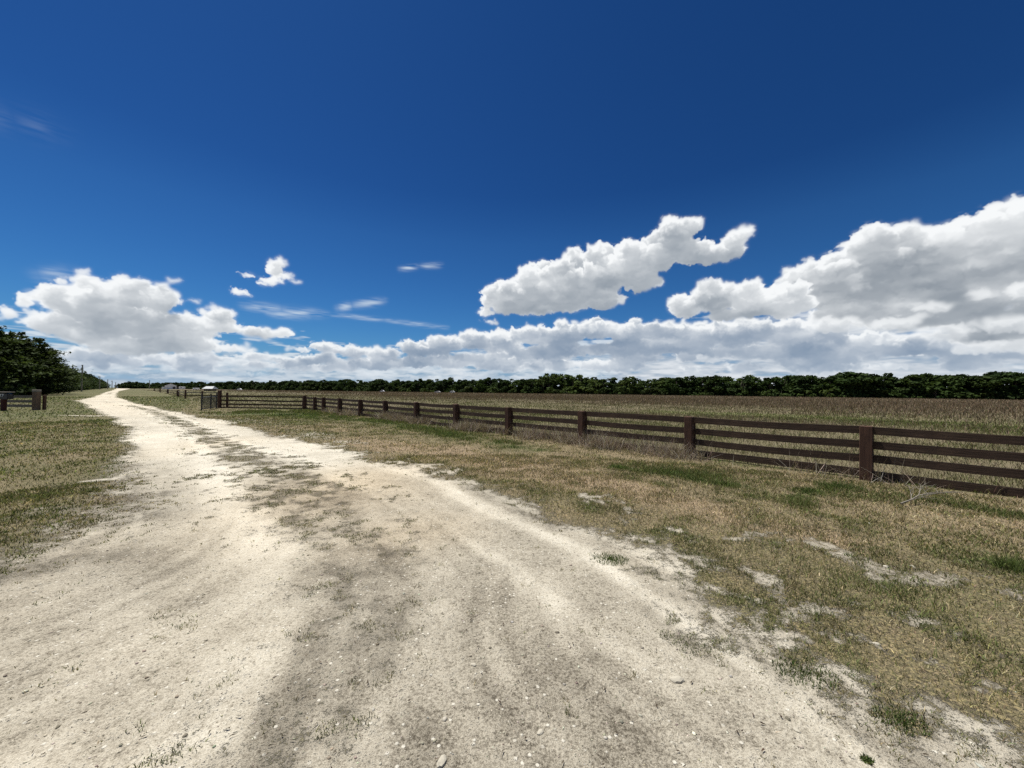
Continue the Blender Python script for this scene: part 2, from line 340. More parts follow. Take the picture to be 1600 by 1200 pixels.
# ---------------------------------------------------------------- materials
def mat(name):
    m = bpy.data.materials.new(name); m.use_nodes = True; nt = m.node_tree; nt.nodes.clear()
    out = nt.nodes.new('ShaderNodeOutputMaterial'); return m, nt, out
class N:
    """small node writer"""
    def __init__(s, nt): s.nt = nt
    def new(s, t, **kw):
        n = s.nt.nodes.new(t)
        for k, v in kw.items(): setattr(n, k, v)
        return n
    def link(s, a, b): s.nt.links.new(a, b)
    def put(s, sock, v):
        if hasattr(v, 'is_output'): s.link(v, sock)
        else: sock.default_value = v if not isinstance(v, (tuple, list)) or len(v) != 3 or sock.type != 'RGBA' else (*v, 1)
    def math(s, op, a, b=0.0, c=None, clamp=False):
        n = s.new('ShaderNodeMath', operation=op, use_clamp=clamp); s.put(n.inputs[0], a); s.put(n.inputs[1], b)
        if c is not None: s.put(n.inputs[2], c)
        return n.outputs[0]
    def mix(s, f, a, b, blend='MIX'):
        n = s.new('ShaderNodeMix', data_type='RGBA', blend_type=blend); s.put(n.inputs[0], f); s.put(n.inputs[6], a); s.put(n.inputs[7], b); return n.outputs[2]
    def noise(s, vec, scale, detail=3, rough=.55, dist=0.0):
        n = s.new('ShaderNodeTexNoise'); s.put(n.inputs['Scale'], scale); s.put(n.inputs['Detail'], detail); s.put(n.inputs['Roughness'], rough); s.put(n.inputs['Distortion'], dist); s.link(vec, n.inputs['Vector']); return n.outputs[0]
    def ramp(s, f, stops, interp='LINEAR'):
        n = s.new('ShaderNodeValToRGB'); cr = n.color_ramp; cr.interpolation = interp
        while len(cr.elements) < len(stops): cr.elements.new(.5)
        for e, (p, c) in zip(cr.elements, stops): e.position = p; e.color = (*c, 1) if len(c) == 3 else c
        s.link(f, n.inputs[0]); return n.outputs[0]
    def step(s, x, a, b):
        n = s.new('ShaderNodeMapRange', interpolation_type='SMOOTHSTEP'); s.put(n.inputs[0], x); s.put(n.inputs[1], a); s.put(n.inputs[2], b); return n.outputs[0]
    def attr(s, name): return s.new('ShaderNodeAttribute', attribute_name=name)

def ground_material():
    m, nt, out = mat('limerock_and_grass'); n = N(nt)
    pos = n.new('ShaderNodeNewGeometry').outputs['Position']
    A = {k: n.attr(k).outputs['Fac'] for k in ('veg', 'green', 'chalk', 'tan', 'field', 'road')}
    a = n.noise(pos, 3.0, 4, .6); b = n.noise(pos, 14.0, 4, .65); c = n.noise(pos, 60.0, 3, .7); d = n.noise(pos, 210.0, 2, .6)
    # limerock
    v = n.math('ADD', A['chalk'], n.math('MULTIPLY', n.math('SUBTRACT', a, .5), .30))
    v = n.math('ADD', v, n.math('MULTIPLY', n.math('SUBTRACT', b, .5), .60))
    v = n.math('ADD', v, n.math('MULTIPLY', n.math('SUBTRACT', c, .5), 1.05))
    v = n.math('ADD', v, n.math('MULTIPLY', n.math('SUBTRACT', d, .5), .80), clamp=True)
    rock = n.ramp(v, [(0, (.068, .058, .042)), (.2, (.185, .165, .128)), (.40, (.35, .318, .252)), (.64, (.505, .468, .382)), (1, (.71, .675, .58))])
    rock = n.mix(n.math('MULTIPLY', A['tan'], .45), rock, n.mix(1.0, rock, (1.04, .87, .66), 'MULTIPLY'))
    # pale stones pressed into it
    vo = n.new('ShaderNodeTexVoronoi', feature='F1'); vo.inputs['Scale'].default_value = 34; n.link(pos, vo.inputs['Vector'])
    wv = n.new('ShaderNodeSeparateColor'); n.link(vo.outputs['Color'], wv.inputs[0])
    st = n.math('MULTIPLY', n.step(wv.outputs[0], .86, .93), n.math('SUBTRACT', 1.0, n.step(vo.outputs['Distance'], .22, .36)))
    rock = n.mix(n.math('MULTIPLY', st, .7), rock, (.66, .63, .54))
    # cracks and dark grit
    vc = n.new('ShaderNodeTexVoronoi', feature='F1'); vc.inputs['Scale'].default_value = 55; n.link(pos, vc.inputs['Vector'])
    wc = n.new('ShaderNodeSeparateColor'); n.link(vc.outputs['Color'], wc.inputs[0])
    gt = n.math('MULTIPLY', n.step(wc.outputs[1], .93, .97), n.math('SUBTRACT', 1.0, n.step(vc.outputs['Distance'], .12, .26)))
    rock = n.mix(n.math('MULTIPLY', gt, .75), rock, (.07, .055, .04))
    e = n.noise(pos, 24.0, 5, .7); fk = n.math('MULTIPLY', n.step(n.math('ADD', e, n.math('MULTIPLY', n.math('SUBTRACT', a, .5), .35)), .60, .70), n.step(c, .42, .58))
    rock = n.mix(n.math('MULTIPLY', fk, .62), rock, (.13, .115, .078))
    # thatch and soil under the grass
    g = n.math('ADD', A['green'], n.math('MULTIPLY', n.math('SUBTRACT', b, .5), .5)); g = n.math('ADD', g, n.math('MULTIPLY', n.math('SUBTRACT', c, .5), .6), clamp=True)
    th = n.ramp(g, [(0, (.23, .18, .120)), (.3, (.165, .138, .085)), (.6, (.10, .098, .048)), (1, (.062, .078, .028))])
    c2 = n.noise(pos, 38.0, 4, .75)
    th = n.mix(n.step(n.math('ADD', c2, n.math('MULTIPLY', n.math('SUBTRACT', c, .5), .8)), .50, .64), th, n.mix(1.0, th, (2.1, 1.95, 1.8), 'MULTIPLY'))
    th = n.mix(n.math('SUBTRACT', 1.0, n.step(c2, .38, .47)), th, n.mix(1.0, th, (.42, .42, .42), 'MULTIPLY'))
    th = n.mix(n.math('SUBTRACT', 1.0, n.step(d, .34, .46)), th, n.mix(1.0, th, (.42, .42, .42), 'MULTIPLY'))
    fl = n.ramp(n.math('ADD', n.math('MULTIPLY', b, .5), n.math('MULTIPLY', a, .5)), [(.3, (.10, .072, .052)), (.5, (.165, .125, .092)), (.7, (.22, .18, .125))])
    fl = n.mix(n.math('MULTIPLY', g, .8), fl, (.13, .14, .052))
    th = n.mix(A['field'], th, fl)
    th = n.mix(n.math('MULTIPLY', A['road'], .62), th, (.205, .186, .138))
    f = n.math('ADD', A['veg'], n.math('MULTIPLY', n.math('SUBTRACT', b, .5), 1.5)); f = n.math('ADD', f, n.math('MULTIPLY', n.math('SUBTRACT', c, .5), 1.7)); f = n.math('ADD', f, n.math('MULTIPLY', n.math('SUBTRACT', d, .5), 1.1))
    base = n.mix(n.step(f, .42, .60), rock, th)
    h = n.math('ADD', n.math('MULTIPLY', b, .022), n.math('ADD', n.math('MULTIPLY', c, .010), n.math('MULTIPLY', d, .0035)))
    h = n.math('ADD', h, n.math('MULTIPLY', st, .004)); h = n.math('ADD', h, n.math('MULTIPLY', n.step(f, .3, .7), .012))
    bp = n.new('ShaderNodeBump'); bp.inputs['Strength'].default_value = .9; bp.inputs['Distance'].default_value = 1.0; n.link(h, bp.inputs['Height'])
    bs = n.new('ShaderNodeBsdfPrincipled'); n.link(base, bs.inputs['Base Color']); bs.inputs['Roughness'].default_value = .95; bs.inputs['Specular IOR Level'].default_value = .15
    n.link(bp.outputs[0], bs.inputs['Normal']); n.link(bs.outputs[0], out.inputs[0]); return m

def leaf_material(name, trans=.35, attr='tint', rough=.7, var=None):
    m, nt, out = mat(name); n = N(nt); c = n.attr(attr).outputs['Color']
    if var:
        oi = n.new('ShaderNodeObjectInfo').outputs['Random']
        c = n.mix(1.0, c, n.ramp(oi, var), 'MULTIPLY')
    a = n.new('ShaderNodeBsdfPrincipled'); n.link(c, a.inputs['Base Color']); a.inputs['Roughness'].default_value = rough; a.inputs['Specular IOR Level'].default_value = .04
    t = n.new('ShaderNodeBsdfTranslucent'); n.link(n.mix(1.0, c, (1.15, 1.2, .7), 'MULTIPLY'), t.inputs[0])
    x = n.new('ShaderNodeMixShader'); x.inputs[0].default_value = trans; n.link(a.outputs[0], x.inputs[1]); n.link(t.outputs[0], x.inputs[2]); n.link(x.outputs[0], out.inputs[0]); return m

def wood_material(name, dark, light, grain=1.0, rough=.8, axis=2):
    m, nt, out = mat(name); n = N(nt)
    oc = n.new('ShaderNodeTexCoord').outputs['Object']; mp = n.new('ShaderNodeMapping'); n.link(oc, mp.inputs[0])
    s = [30, 30, 30]; s[axis] = 1.6; mp.inputs['Scale'].default_value = s
    a = n.noise(mp.outputs[0], 1.0*grain, 5, .65, .8); b = n.noise(oc, 3.5, 3, .6)
    f = n.math('ADD', n.math('MULTIPLY', a, .75), n.math('MULTIPLY', b, .35))
    c = n.ramp(f, [(.34, dark), (.62, tuple((d+l)/2 for d, l in zip(dark, light))), (.78, light)])
    k = n.noise(oc, 1.7, 2, .5); c = n.mix(n.math('MULTIPLY', n.step(k, .55, .75), .5), c, n.mix(1.0, c, (1.5, 1.45, 1.4), 'MULTIPLY'))
    bp = n.new('ShaderNodeBump'); bp.inputs['Strength'].default_value = .5; bp.inputs['Distance'].default_value = .008; n.link(a, bp.inputs['Height'])
    bs = n.new('ShaderNodeBsdfPrincipled'); n.link(c, bs.inputs['Base Color']); bs.inputs['Roughness'].default_value = rough; bs.inputs['Specular IOR Level'].default_value = .3
    n.link(bp.outputs[0], bs.inputs['Normal']); n.link(bs.outputs[0], out.inputs[0]); return m
def paint_material(name, c, rough=.5, metal=0.0, dirt=.25):
    m, nt, out = mat(name); n = N(nt); oc = n.new('ShaderNodeTexCoord').outputs['Object']
    f = n.noise(oc, 2.5, 4, .6); cc = n.mix(n.math('MULTIPLY', n.step(f, .45, .75), dirt), c, tuple(x*.55 for x in c))
    bs = n.new('ShaderNodeBsdfPrincipled'); n.link(cc, bs.inputs['Base Color']); bs.inputs['Roughness'].default_value = rough; bs.inputs['Metallic'].default_value = metal
    n.link(bs.outputs[0], out.inputs[0]); return m

M = {}
M['ground'] = ground_material()
M['grass'] = leaf_material('grass_blades', .30)
M['stalk'] = leaf_material('dry_stalks', .18)
M['leaf'] = leaf_material('tree_leaves', .22, var=[(0, (.78, .82, .82)), (.35, (.92, .97, .9)), (.7, (1.05, 1.0, .9)), (1, (1.15, 1.18, 1.0))])
M['rail'] = wood_material('dark_fence_boards', (.020, .012, .008), (.115, .072, .046), axis=0)
M['post'] = wood_material('dark_fence_posts', (.030, .014, .009), (.15, .078, .048), axis=2)
M['greywood'] = wood_material('weathered_grey_boards', (.10, .09, .075), (.32, .29, .24), axis=0)
M['oldpost'] = wood_material('old_orange_brown_post', (.07, .045, .03), (.28, .19, .13), axis=2)
M['pole'] = wood_material('utility_pole_wood', (.20, .19, .155), (.38, .36, .30), axis=2)
M['bark'] = wood_material('bark', (.035, .028, .02), (.12, .10, .08), axis=2)
M['black'] = paint_material('black_steel', (.012, .012, .013), .45)
M['white'] = paint_material('white_paint', (.84, .84, .82), .5, dirt=.15)
M['roofmetal'] = paint_material('galvanised_roof', (.40, .42, .42), .45, dirt=.2)
M['greymetal'] = paint_material('grey_metal', (.30, .31, .31), .5)
M['darkroof'] = paint_material('dark_shingles', (.06, .06, .065), .8)
M['tanwall'] = paint_material('dark_brown_cladding', (.09, .07, .055), .8)
M['redpost'] = wood_material('dark_red_post', (.03, .008, .006), (.09, .025, .018), axis=2)
M['glass'] = paint_material('dark_window_glass', (.02, .025, .03), .12, dirt=0)
M['tyre'] = paint_material('tyre_rubber', (.02, .02, .02), .9)
M['stone'] = leaf_material('limerock_stones', 0.0, rough=.95)
M['wire'] = paint_material('wire', (.03, .03, .03), .5)

# ---------------------------------------------------------------- objects
def tag(o, label=None, cat=None, group=None, kind=None):
    if label: o['label'] = label
    if cat: o['category'] = cat
    if group: o['group'] = group
    if kind: o['kind'] = kind
    return o
def empty(name, loc, rz=0.0):
    o = bpy.data.objects.new(name, None); col.objects.link(o); o.location = loc; o.rotation_euler = (0, 0, rz); o.empty_display_size = .2; return o
def mesh_obj(name, me, m, parent=None):
    o = bpy.data.objects.new(name, me); col.objects.link(o)
    if m is not None and not me.materials: me.materials.append(m)
    if parent: o.parent = parent
    return o
class MB:
    def __init__(s): s.bm = bmesh.new()
    def box(s, c, size, rz=0.0, bevel=0.0, rot=None):
        mt = Matrix.Translation(c) @ (rot.to_4x4() if rot else Matrix.Rotation(rz, 4, 'Z')) @ Matrix.Diagonal((*size, 1))
        g = bmesh.ops.create_cube(s.bm, size=1.0, matrix=mt)
        if bevel > 0:
            ed = {e for v in g['verts'] for e in v.link_edges}
            bmesh.ops.bevel(s.bm, geom=list(ed), offset=bevel, segments=1, affect='EDGES')
        return s
    def tube(s, pts, rad, n=8, cap=True):
        rings = []; pts = [Vector(p) for p in pts]
        for i, p in enumerate(pts):
            t = (pts[min(i+1, len(pts)-1)]-pts[max(i-1, 0)]).normalized()
            a = t.orthogonal().normalized() if i == 0 else (a-t*a.dot(t)).normalized()
            b = t.cross(a); r = rad[i] if isinstance(rad, (list, tuple)) else rad
            rings.append([s.bm.verts.new(p+a*math.cos(2*math.pi*k/n)*r+b*math.sin(2*math.pi*k/n)*r) for k in range(n)])
        for A_, B_ in zip(rings[:-1], rings[1:]):
            for k in range(n): s.bm.faces.new((A_[k], A_[(k+1) % n], B_[(k+1) % n], B_[k]))
        if cap: s.bm.faces.new(rings[0][::-1]); s.bm.faces.new(rings[-1])
        return s
    def prism(s, outline, y0, y1):            # outline in x,z extruded along y
        a = [s.bm.verts.new((x, y0, z)) for x, z in outline]; b = [s.bm.verts.new((x, y1, z)) for x, z in outline]; k = len(outline)
        s.bm.faces.new(a); s.bm.faces.new(b[::-1])
        for i in range(k): s.bm.faces.new((a[(i+1) % k], a[i], b[i], b[(i+1) % k]))
        return s
    def poly(s, *faces):
        for f in faces: s.bm.faces.new([s.bm.verts.new(v) for v in f])
        return s
    def build(s, name, m, parent=None, smooth=False):
        bmesh.ops.recalc_face_normals(s.bm, faces=s.bm.faces)
        me = bpy.data.meshes.new(name); s.bm.to_mesh(me); s.bm.free()
        if smooth: me.polygons.foreach_set('use_smooth', [True]*len(me.polygons))
        return mesh_obj(name, me, m, parent)
def np_mesh(name, V, F, m, attrs=None, smooth=False):
    """V (n,3); F (k,3|4) or list of such arrays"""
    Fs = F if isinstance(F, list) else [F]
    me = bpy.data.meshes.new(name); me.vertices.add(len(V)); me.vertices.foreach_set('co', np.ascontiguousarray(V, np.float32).ravel())
    idx = np.concatenate([f.ravel() for f in Fs]).astype(np.int32); tot = np.concatenate([np.full(len(f), f.shape[1]) for f in Fs]).astype(np.int32)
    st = np.concatenate([[0], np.cumsum(tot)[:-1]]).astype(np.int32)
    me.loops.add(len(idx)); me.loops.foreach_set('vertex_index', idx)
    me.polygons.add(len(tot)); me.polygons.foreach_set('loop_start', st); me.polygons.foreach_set('loop_total', tot)
    if smooth: me.polygons.foreach_set('use_smooth', np.ones(len(tot), bool))
    me.update(calc_edges=True)
    for k, v in (attrs or {}).items():
        if v.ndim == 1:
            a = me.attributes.new(k, 'FLOAT', 'POINT'); a.data.foreach_set('value', v.astype(np.float32))
        else:
            a = me.attributes.new(k, 'FLOAT_COLOR', 'POINT'); c = np.ones((len(v), 4), np.float32); c[:, :3] = v; a.data.foreach_set('color', c.ravel())
    if m: me.materials.append(m)
    return me

# ---------------------------------------------------------------- ground
def build_ground():
    az = np.concatenate([np.linspace(-180, -72, 70)[:-1], np.linspace(-72, 72, 900), np.linspace(72, 180, 70)[1:-1]])*math.pi/180
    rr = np.concatenate([[.25, .5, .8], np.exp(np.linspace(math.log(1.1), math.log(700), 640)), [1000, 1500, 2500, 4500]])
    R_, A_ = np.meshgrid(rr, az, indexing='ij'); X = R_*np.sin(A_); Y = R_*np.cos(A_)
    x, y = X.ravel(), Y.ravel(); m = masks(x, y)
    V = np.stack([x, y, height(x, y)], 1)
    nr, na = X.shape; i = np.arange(nr-1)[:, None]*na; j = np.arange(na)[None, :]; j2 = (j+1) % na
    F = np.stack([i+j, i+j2, i+na+j2, i+na+j], -1).reshape(-1, 4)[:, ::-1]
    V = np.vstack([V, [0, 0, 0]]); k = len(V)-1
    T = np.stack([np.full(na, k), j2[0], j[0]], 1)[:, ::-1]
    at = {q: np.append(m[q], m[q][0]) for q in ('veg', 'green', 'chalk', 'tan', 'field', 'road')}
    me = np_mesh('ground', V, [F, T], M['ground'], at, True)
    o = mesh_obj('ground', me, None); tag(o, 'white crushed limerock track and mown grass verges running to the tree line', kind='structure')
    return o
build_ground()

# ---------------------------------------------------------------- grass and weeds
R = np.random.default_rng(5)
def blades(x, y, z, h, w, lean, colr, curl=.35, head=None):
    """one curved tapering blade per point"""
    n = len(x); th = R.uniform(0, 2*math.pi, n); ph = R.uniform(0, 2*math.pi, n)
    lx, ly = np.cos(th)*lean*h, np.sin(th)*lean*h; wx, wy = np.cos(ph)*w/2, np.sin(ph)*w/2
    V = np.empty((n, 5, 3), np.float32)
    hz = h*np.sqrt(np.maximum(.1, 1-lean**2*.5))
    V[:, 0] = np.stack([x-wx, y-wy, z-.004], 1); V[:, 1] = np.stack([x+wx, y+wy, z-.004], 1)
    V[:, 2] = np.stack([x+wx*.8+lx*curl, y+wy*.8+ly*curl, z+hz*.55], 1); V[:, 3] = np.stack([x-wx*.8+lx*curl, y-wy*.8+ly*curl, z+hz*.55], 1)
    V[:, 4] = np.stack([x+lx, y+ly, z+hz], 1)
    b = np.arange(n)[:, None]*5
    return V.reshape(-1, 3), b+np.array([[0, 1, 2, 3]]), b+np.array([[3, 2, 4]]), np.repeat(colr, 5, axis=0)
def stuff_mesh(name, parts, m, label, cat, kind='stuff', group=None):
    off = 0; Vs, Q, T, C = [], [], [], []
    for V, q, t, c in parts: Vs.append(V); Q.append(q+off); T.append(t+off); C.append(c); off += len(V)
    me = np_mesh(name, np.concatenate(Vs), [np.concatenate(Q), np.concatenate(T)], m, {'tint': np.concatenate(C)})
    o = mesh_obj(name, me, None); tag(o, label, cat, group, kind); return o
def scatter(n, r0, r1, p, a0=-68, a1=68):    # density falls with distance as r^-p
    u = R.random(n); e = 2-p
    r = (r0**e+u*(r1**e-r0**e))**(1/e) if abs(e) > 1e-6 else r0*(r1/r0)**u
    a = np.radians(R.uniform(a0, a1, n)); return r*np.sin(a), r*np.cos(a)
def mixc(t, *stops):
    t = np.clip(t, 0, 1)*(len(stops)-1); i = np.minimum(t.astype(int), len(stops)-2); f = (t-i)[:, None]; S = np.array(stops)
    return S[i]*(1-f)+S[i+1]*f
def jitter(c, a=.25): return c*np.exp(R.normal(0, a, (len(c), 1)))*np.exp(R.normal(0, .05, c.shape))
GC = ((.29, .235, .155), (.205, .175, .102), (.130, .130, .056), (.105, .128, .045), (.070, .102, .032))
def mown_grass():
    parts = []
    for n, r0, r1, p in ((520000, 1.8, 9, .9), (420000, 8, 26, 1.2), (200000, 22, 90, 1.7)):
        x, y = scatter(n, r0, r1, p); m = masks(x, y)
        fn = fbm(x, y, .09, 71, 2); pr = np.where(m['road'] > .5, sstep(.30, .66, m['veg']+fn*.42+m['n2']*.15)*1.3, sstep(.34, .70, m['veg']+fn*.24))*np.where(m['fld'] > .1, 0, 1)*(.32+.68*sstep(-.35, .45, m['n2']+.35*fn))*np.where(m['road'] > .6, .55, 1)
        k = R.random(n) < pr; x, y = x[k], y[k]; g = m['green'][k]; r = m['r'][k]; rd = m['road'][k]
        h = R.uniform(.014, .046, len(x))*np.where(rd > .12, .8, 1)*np.where(R.random(len(x)) < .03, 1.9, 1)*(1+.9*sstep(.55, .95, g))*(1+.02*r)*np.where(rd > .5, .6, 1); w = np.maximum(.0032, r*.00105)*R.uniform(.7, 1.4, len(x))
        t = g+.28*m['n2'][k]+R.normal(0, .22, len(x)); c = jitter(mixc(t, *GC), .45)*(1+.22*np.clip(fbm(x, y, .7, 83, 3), -1, 1))[:, None]
        parts.append(blades(x, y, height(x, y), h, w, R.uniform(.3, 1.25, len(x)), c))
    # taller green band before the fence
    for pts, n, hh in (([(350,644),(475,643),(560,648),(640,660)], 26000, .13), ([(640,664),(720,682),(830,702)], 9000, .12), ([(960,728),(1080,742),(1180,760),(1330,766)], 9000, .10), ([(1330,765),(1480,790),(1640,815)], 5000, .08)):
        P = [gp(*q) for q in pts]; s = R.integers(0, len(P)-1, n); t = R.random(n); P = np.array(P)
        x = P[s, 0]*(1-t)+P[s+1, 0]*t; y = P[s, 1]*(1-t)+P[s+1, 1]*t; sp = .03*y+.05
        x = x+R.normal(0, 1, n)*sp*.6; y = y+R.normal(0, 1.35, n)*sp; r = np.hypot(x, y); k = (field_mask(x, y) < .3) & (fbm(x, y, .7, 55, 4) > -.30+.9*R.random(n)); x, y, r = x[k], y[k], r[k]
        c = jitter(mixc(R.normal(.70, .20, len(x)), *GC), .3)
        parts.append(blades(x, y, height(x, y), R.uniform(.4, 1, len(x))*hh, np.maximum(.004, r*.0010), R.uniform(.2, .9, len(x)), c))
    stuff_mesh('mown_grass', parts, M['grass'], 'short patchy green and straw-coloured grass on the verges and between the wheel tracks', 'grass')
def field_grass():
    parts = []
    FC = ((.140, .104, .070), (.160, .122, .084), (.155, .132, .090), (.112, .120, .048), (.084, .110, .032))
    for n, r0, r1, p in ((330000, 6.5, 30, 1.15), (300000, 25, 110, 1.75), (200000, 90, 420, 1.9)):
        x, y = scatter(n, r0, r1, p, -64, 68); f = field_mask(x, y); k = f > .05; x, y = x[k], y[k]; m = masks(x, y)
        far = sstep(16, 60, m['fld']+m['n3']*14); lush = m['green']
        pr = .35+.45*sstep(-.4, .5, m['n1'])+.3*far; k = R.random(len(x)) < pr; x, y, far, lush, r, n3 = x[k], y[k], far[k], lush[k], m['r'][k], m['n3'][k]
        tall = R.random(len(x)) < (.05+.55*far)*(1-.8*sstep(.7, 1, lush))
        h = R.uniform(.05, .16, len(x))*(1+.5*far); h = np.where(tall, R.uniform(.20, .48, len(x))*(.55+.45*far), h)
        w = np.maximum(.0045, r*.00085)*R.uniform(.7, 1.3, len(x))
        t = np.where(tall, R.uniform(0, .45, len(x)), R.normal(.30, .12, len(x))+lush*.62); c = jitter(mixc(t, *FC), .28)
        parts.append(blades(x, y, height(x, y), h, w, np.where(tall, R.uniform(.1, .65, len(x)), R.uniform(.3, 1.1, len(x))), c))
    stuff_mesh('field_grass', parts, M['stalk'], 'brown dead weeds and low olive grass filling the field beyond the fence', 'field grass')
def fence_weeds():
    parts = []
    n = 52000; s = R.beta(1.3, 1.6, n)*9.3-.35 ; off = R.normal(.0, .26, n)
    dens = .15+.85*sstep(.2, 1.2, s)*sstep(9.5, 6, s); k = R.random(n) < dens; s, off = s[k], off[k]
    x = FP0.x+FDIR.x*FSP*s+FDIR.y*off; y = FP0.y+FDIR.y*FSP*s-FDIR.x*off
    cl = fbm(x, y, .9, 31); k = cl > R.uniform(-.35, .75, len(x)); x, y = x[k], y[k]; r = np.hypot(x, y); n = len(x)
    c = jitter(mixc(R.random(n)**1.1, (.13, .09, .07), (.20, .155, .125), (.30, .255, .205), (.42, .38, .32)), .25)
    parts.append(blades(x, y, height(x, y), R.uniform(.12, .58, n), np.maximum(.0030, r*.00062)*R.uniform(.6, 1.3, n), R.uniform(.2, 1.3, n), c, curl=.5))
    stuff_mesh('dry_weeds', parts, M['stalk'], 'tangled dry greyish-brown weed stems standing through the dark board fence', 'weeds')
mown_grass(); field_grass(); fence_weeds()

def tuft(px, py, n, hh, sp, tone, label, name='grass_tuft'):
    cx, cy = gp(px, py); q_ = R.uniform(0, 6.283, n); k_ = sp*1.8*R.random(n)**.7; x = k_*np.cos(q_); y = k_*np.sin(q_)*.8; c = jitter(mixc(R.normal(tone, .1, n), *GC), .3)*1.0
    V, q, t, cc = blades(x, y, np.full(n, 0.0), R.uniform(.4, 1, n)*hh, np.full(n, .0045), R.uniform(.2, 1.0, n), c)
    me = np_mesh(name, V, [q, t], M['grass'], {'tint': cc}); o = mesh_obj(name, me, None); o.location = (cx, cy, float(height(np.array(cx), np.array(cy)))); tag(o, label, 'grass tuft'); return o
tuft(1250, 788, 420, .15, .14, .72, 'yellow-green grass tuft in the verge just left of the nearest fence post')
tuft(1310, 762, 500, .16, .2, .95, 'bright green weedy clump at the foot of the fence left of the nearest post')
tuft(1582, 888, 300, .16, .08, .85, 'upright green grass tuft at the right edge of the photo below the fence')
tuft(1415, 932, 130, .08, .1, .8, 'small thin green tuft in the dry verge at the right')
tuft(1255, 1052, 420, .030, .09, .95, 'flat dark green weed on the right edge of the limerock track', 'track_weed')
tuft(1408, 1128, 420, .026, .06, .95, 'dark green weed on pale limerock nearest the lower right corner', 'track_weed')
tuft(1355, 1190, 140, .022, .013, .9, 'tiny dark weed on the bright limerock at the bottom edge of the photo', 'track_weed')
tuft(955, 876, 560, .032, .085, .95, 'small green weed patch at the right edge of the track, mid way down', 'track_weed')
tuft(1410, 815, 40, .22, .015, .05, 'thin pale dead stalk clump in the verge right of the nearest fence post', 'dead_stalks')

def fallen_branch():
    b = MB(); rn = random.Random(4)
    def br(p, d, L, r, depth):
        pts = [p]; q = p.copy(); v = d.copy()
        for k in range(4):
            v = (v+Vector((rn.gauss(0, .18), rn.gauss(0, .18), rn.gauss(0, .06)))).normalized(); q = q+v*L/4; q.z = max(q.z, .01); pts.append(q.copy())
        b.tube(pts, [r*(1-.2*k) for k in range(5)], 4)
        if depth:
            for k in (1, 2, 3):
                for s in (-1, 1):
                    if rn.random() < .75: br(pts[k], (v+Vector((rn.uniform(-.6, .6), s*rn.uniform(.4, .9), rn.uniform(.0, .4)))).normalized(), L*.5, r*.55, depth-1)
    br(Vector((0, 0, .02)), Vector((1, .25, .18)).normalized(), .9, .011, 2)
    o = b.build('fallen_branch', M['greywood']); x, y = gp(1408, 790); o.location = (x, y, .01); tag(o, 'pale dead branch lying in the grass in front of the right end of the fence', 'branch')
fallen_branch()

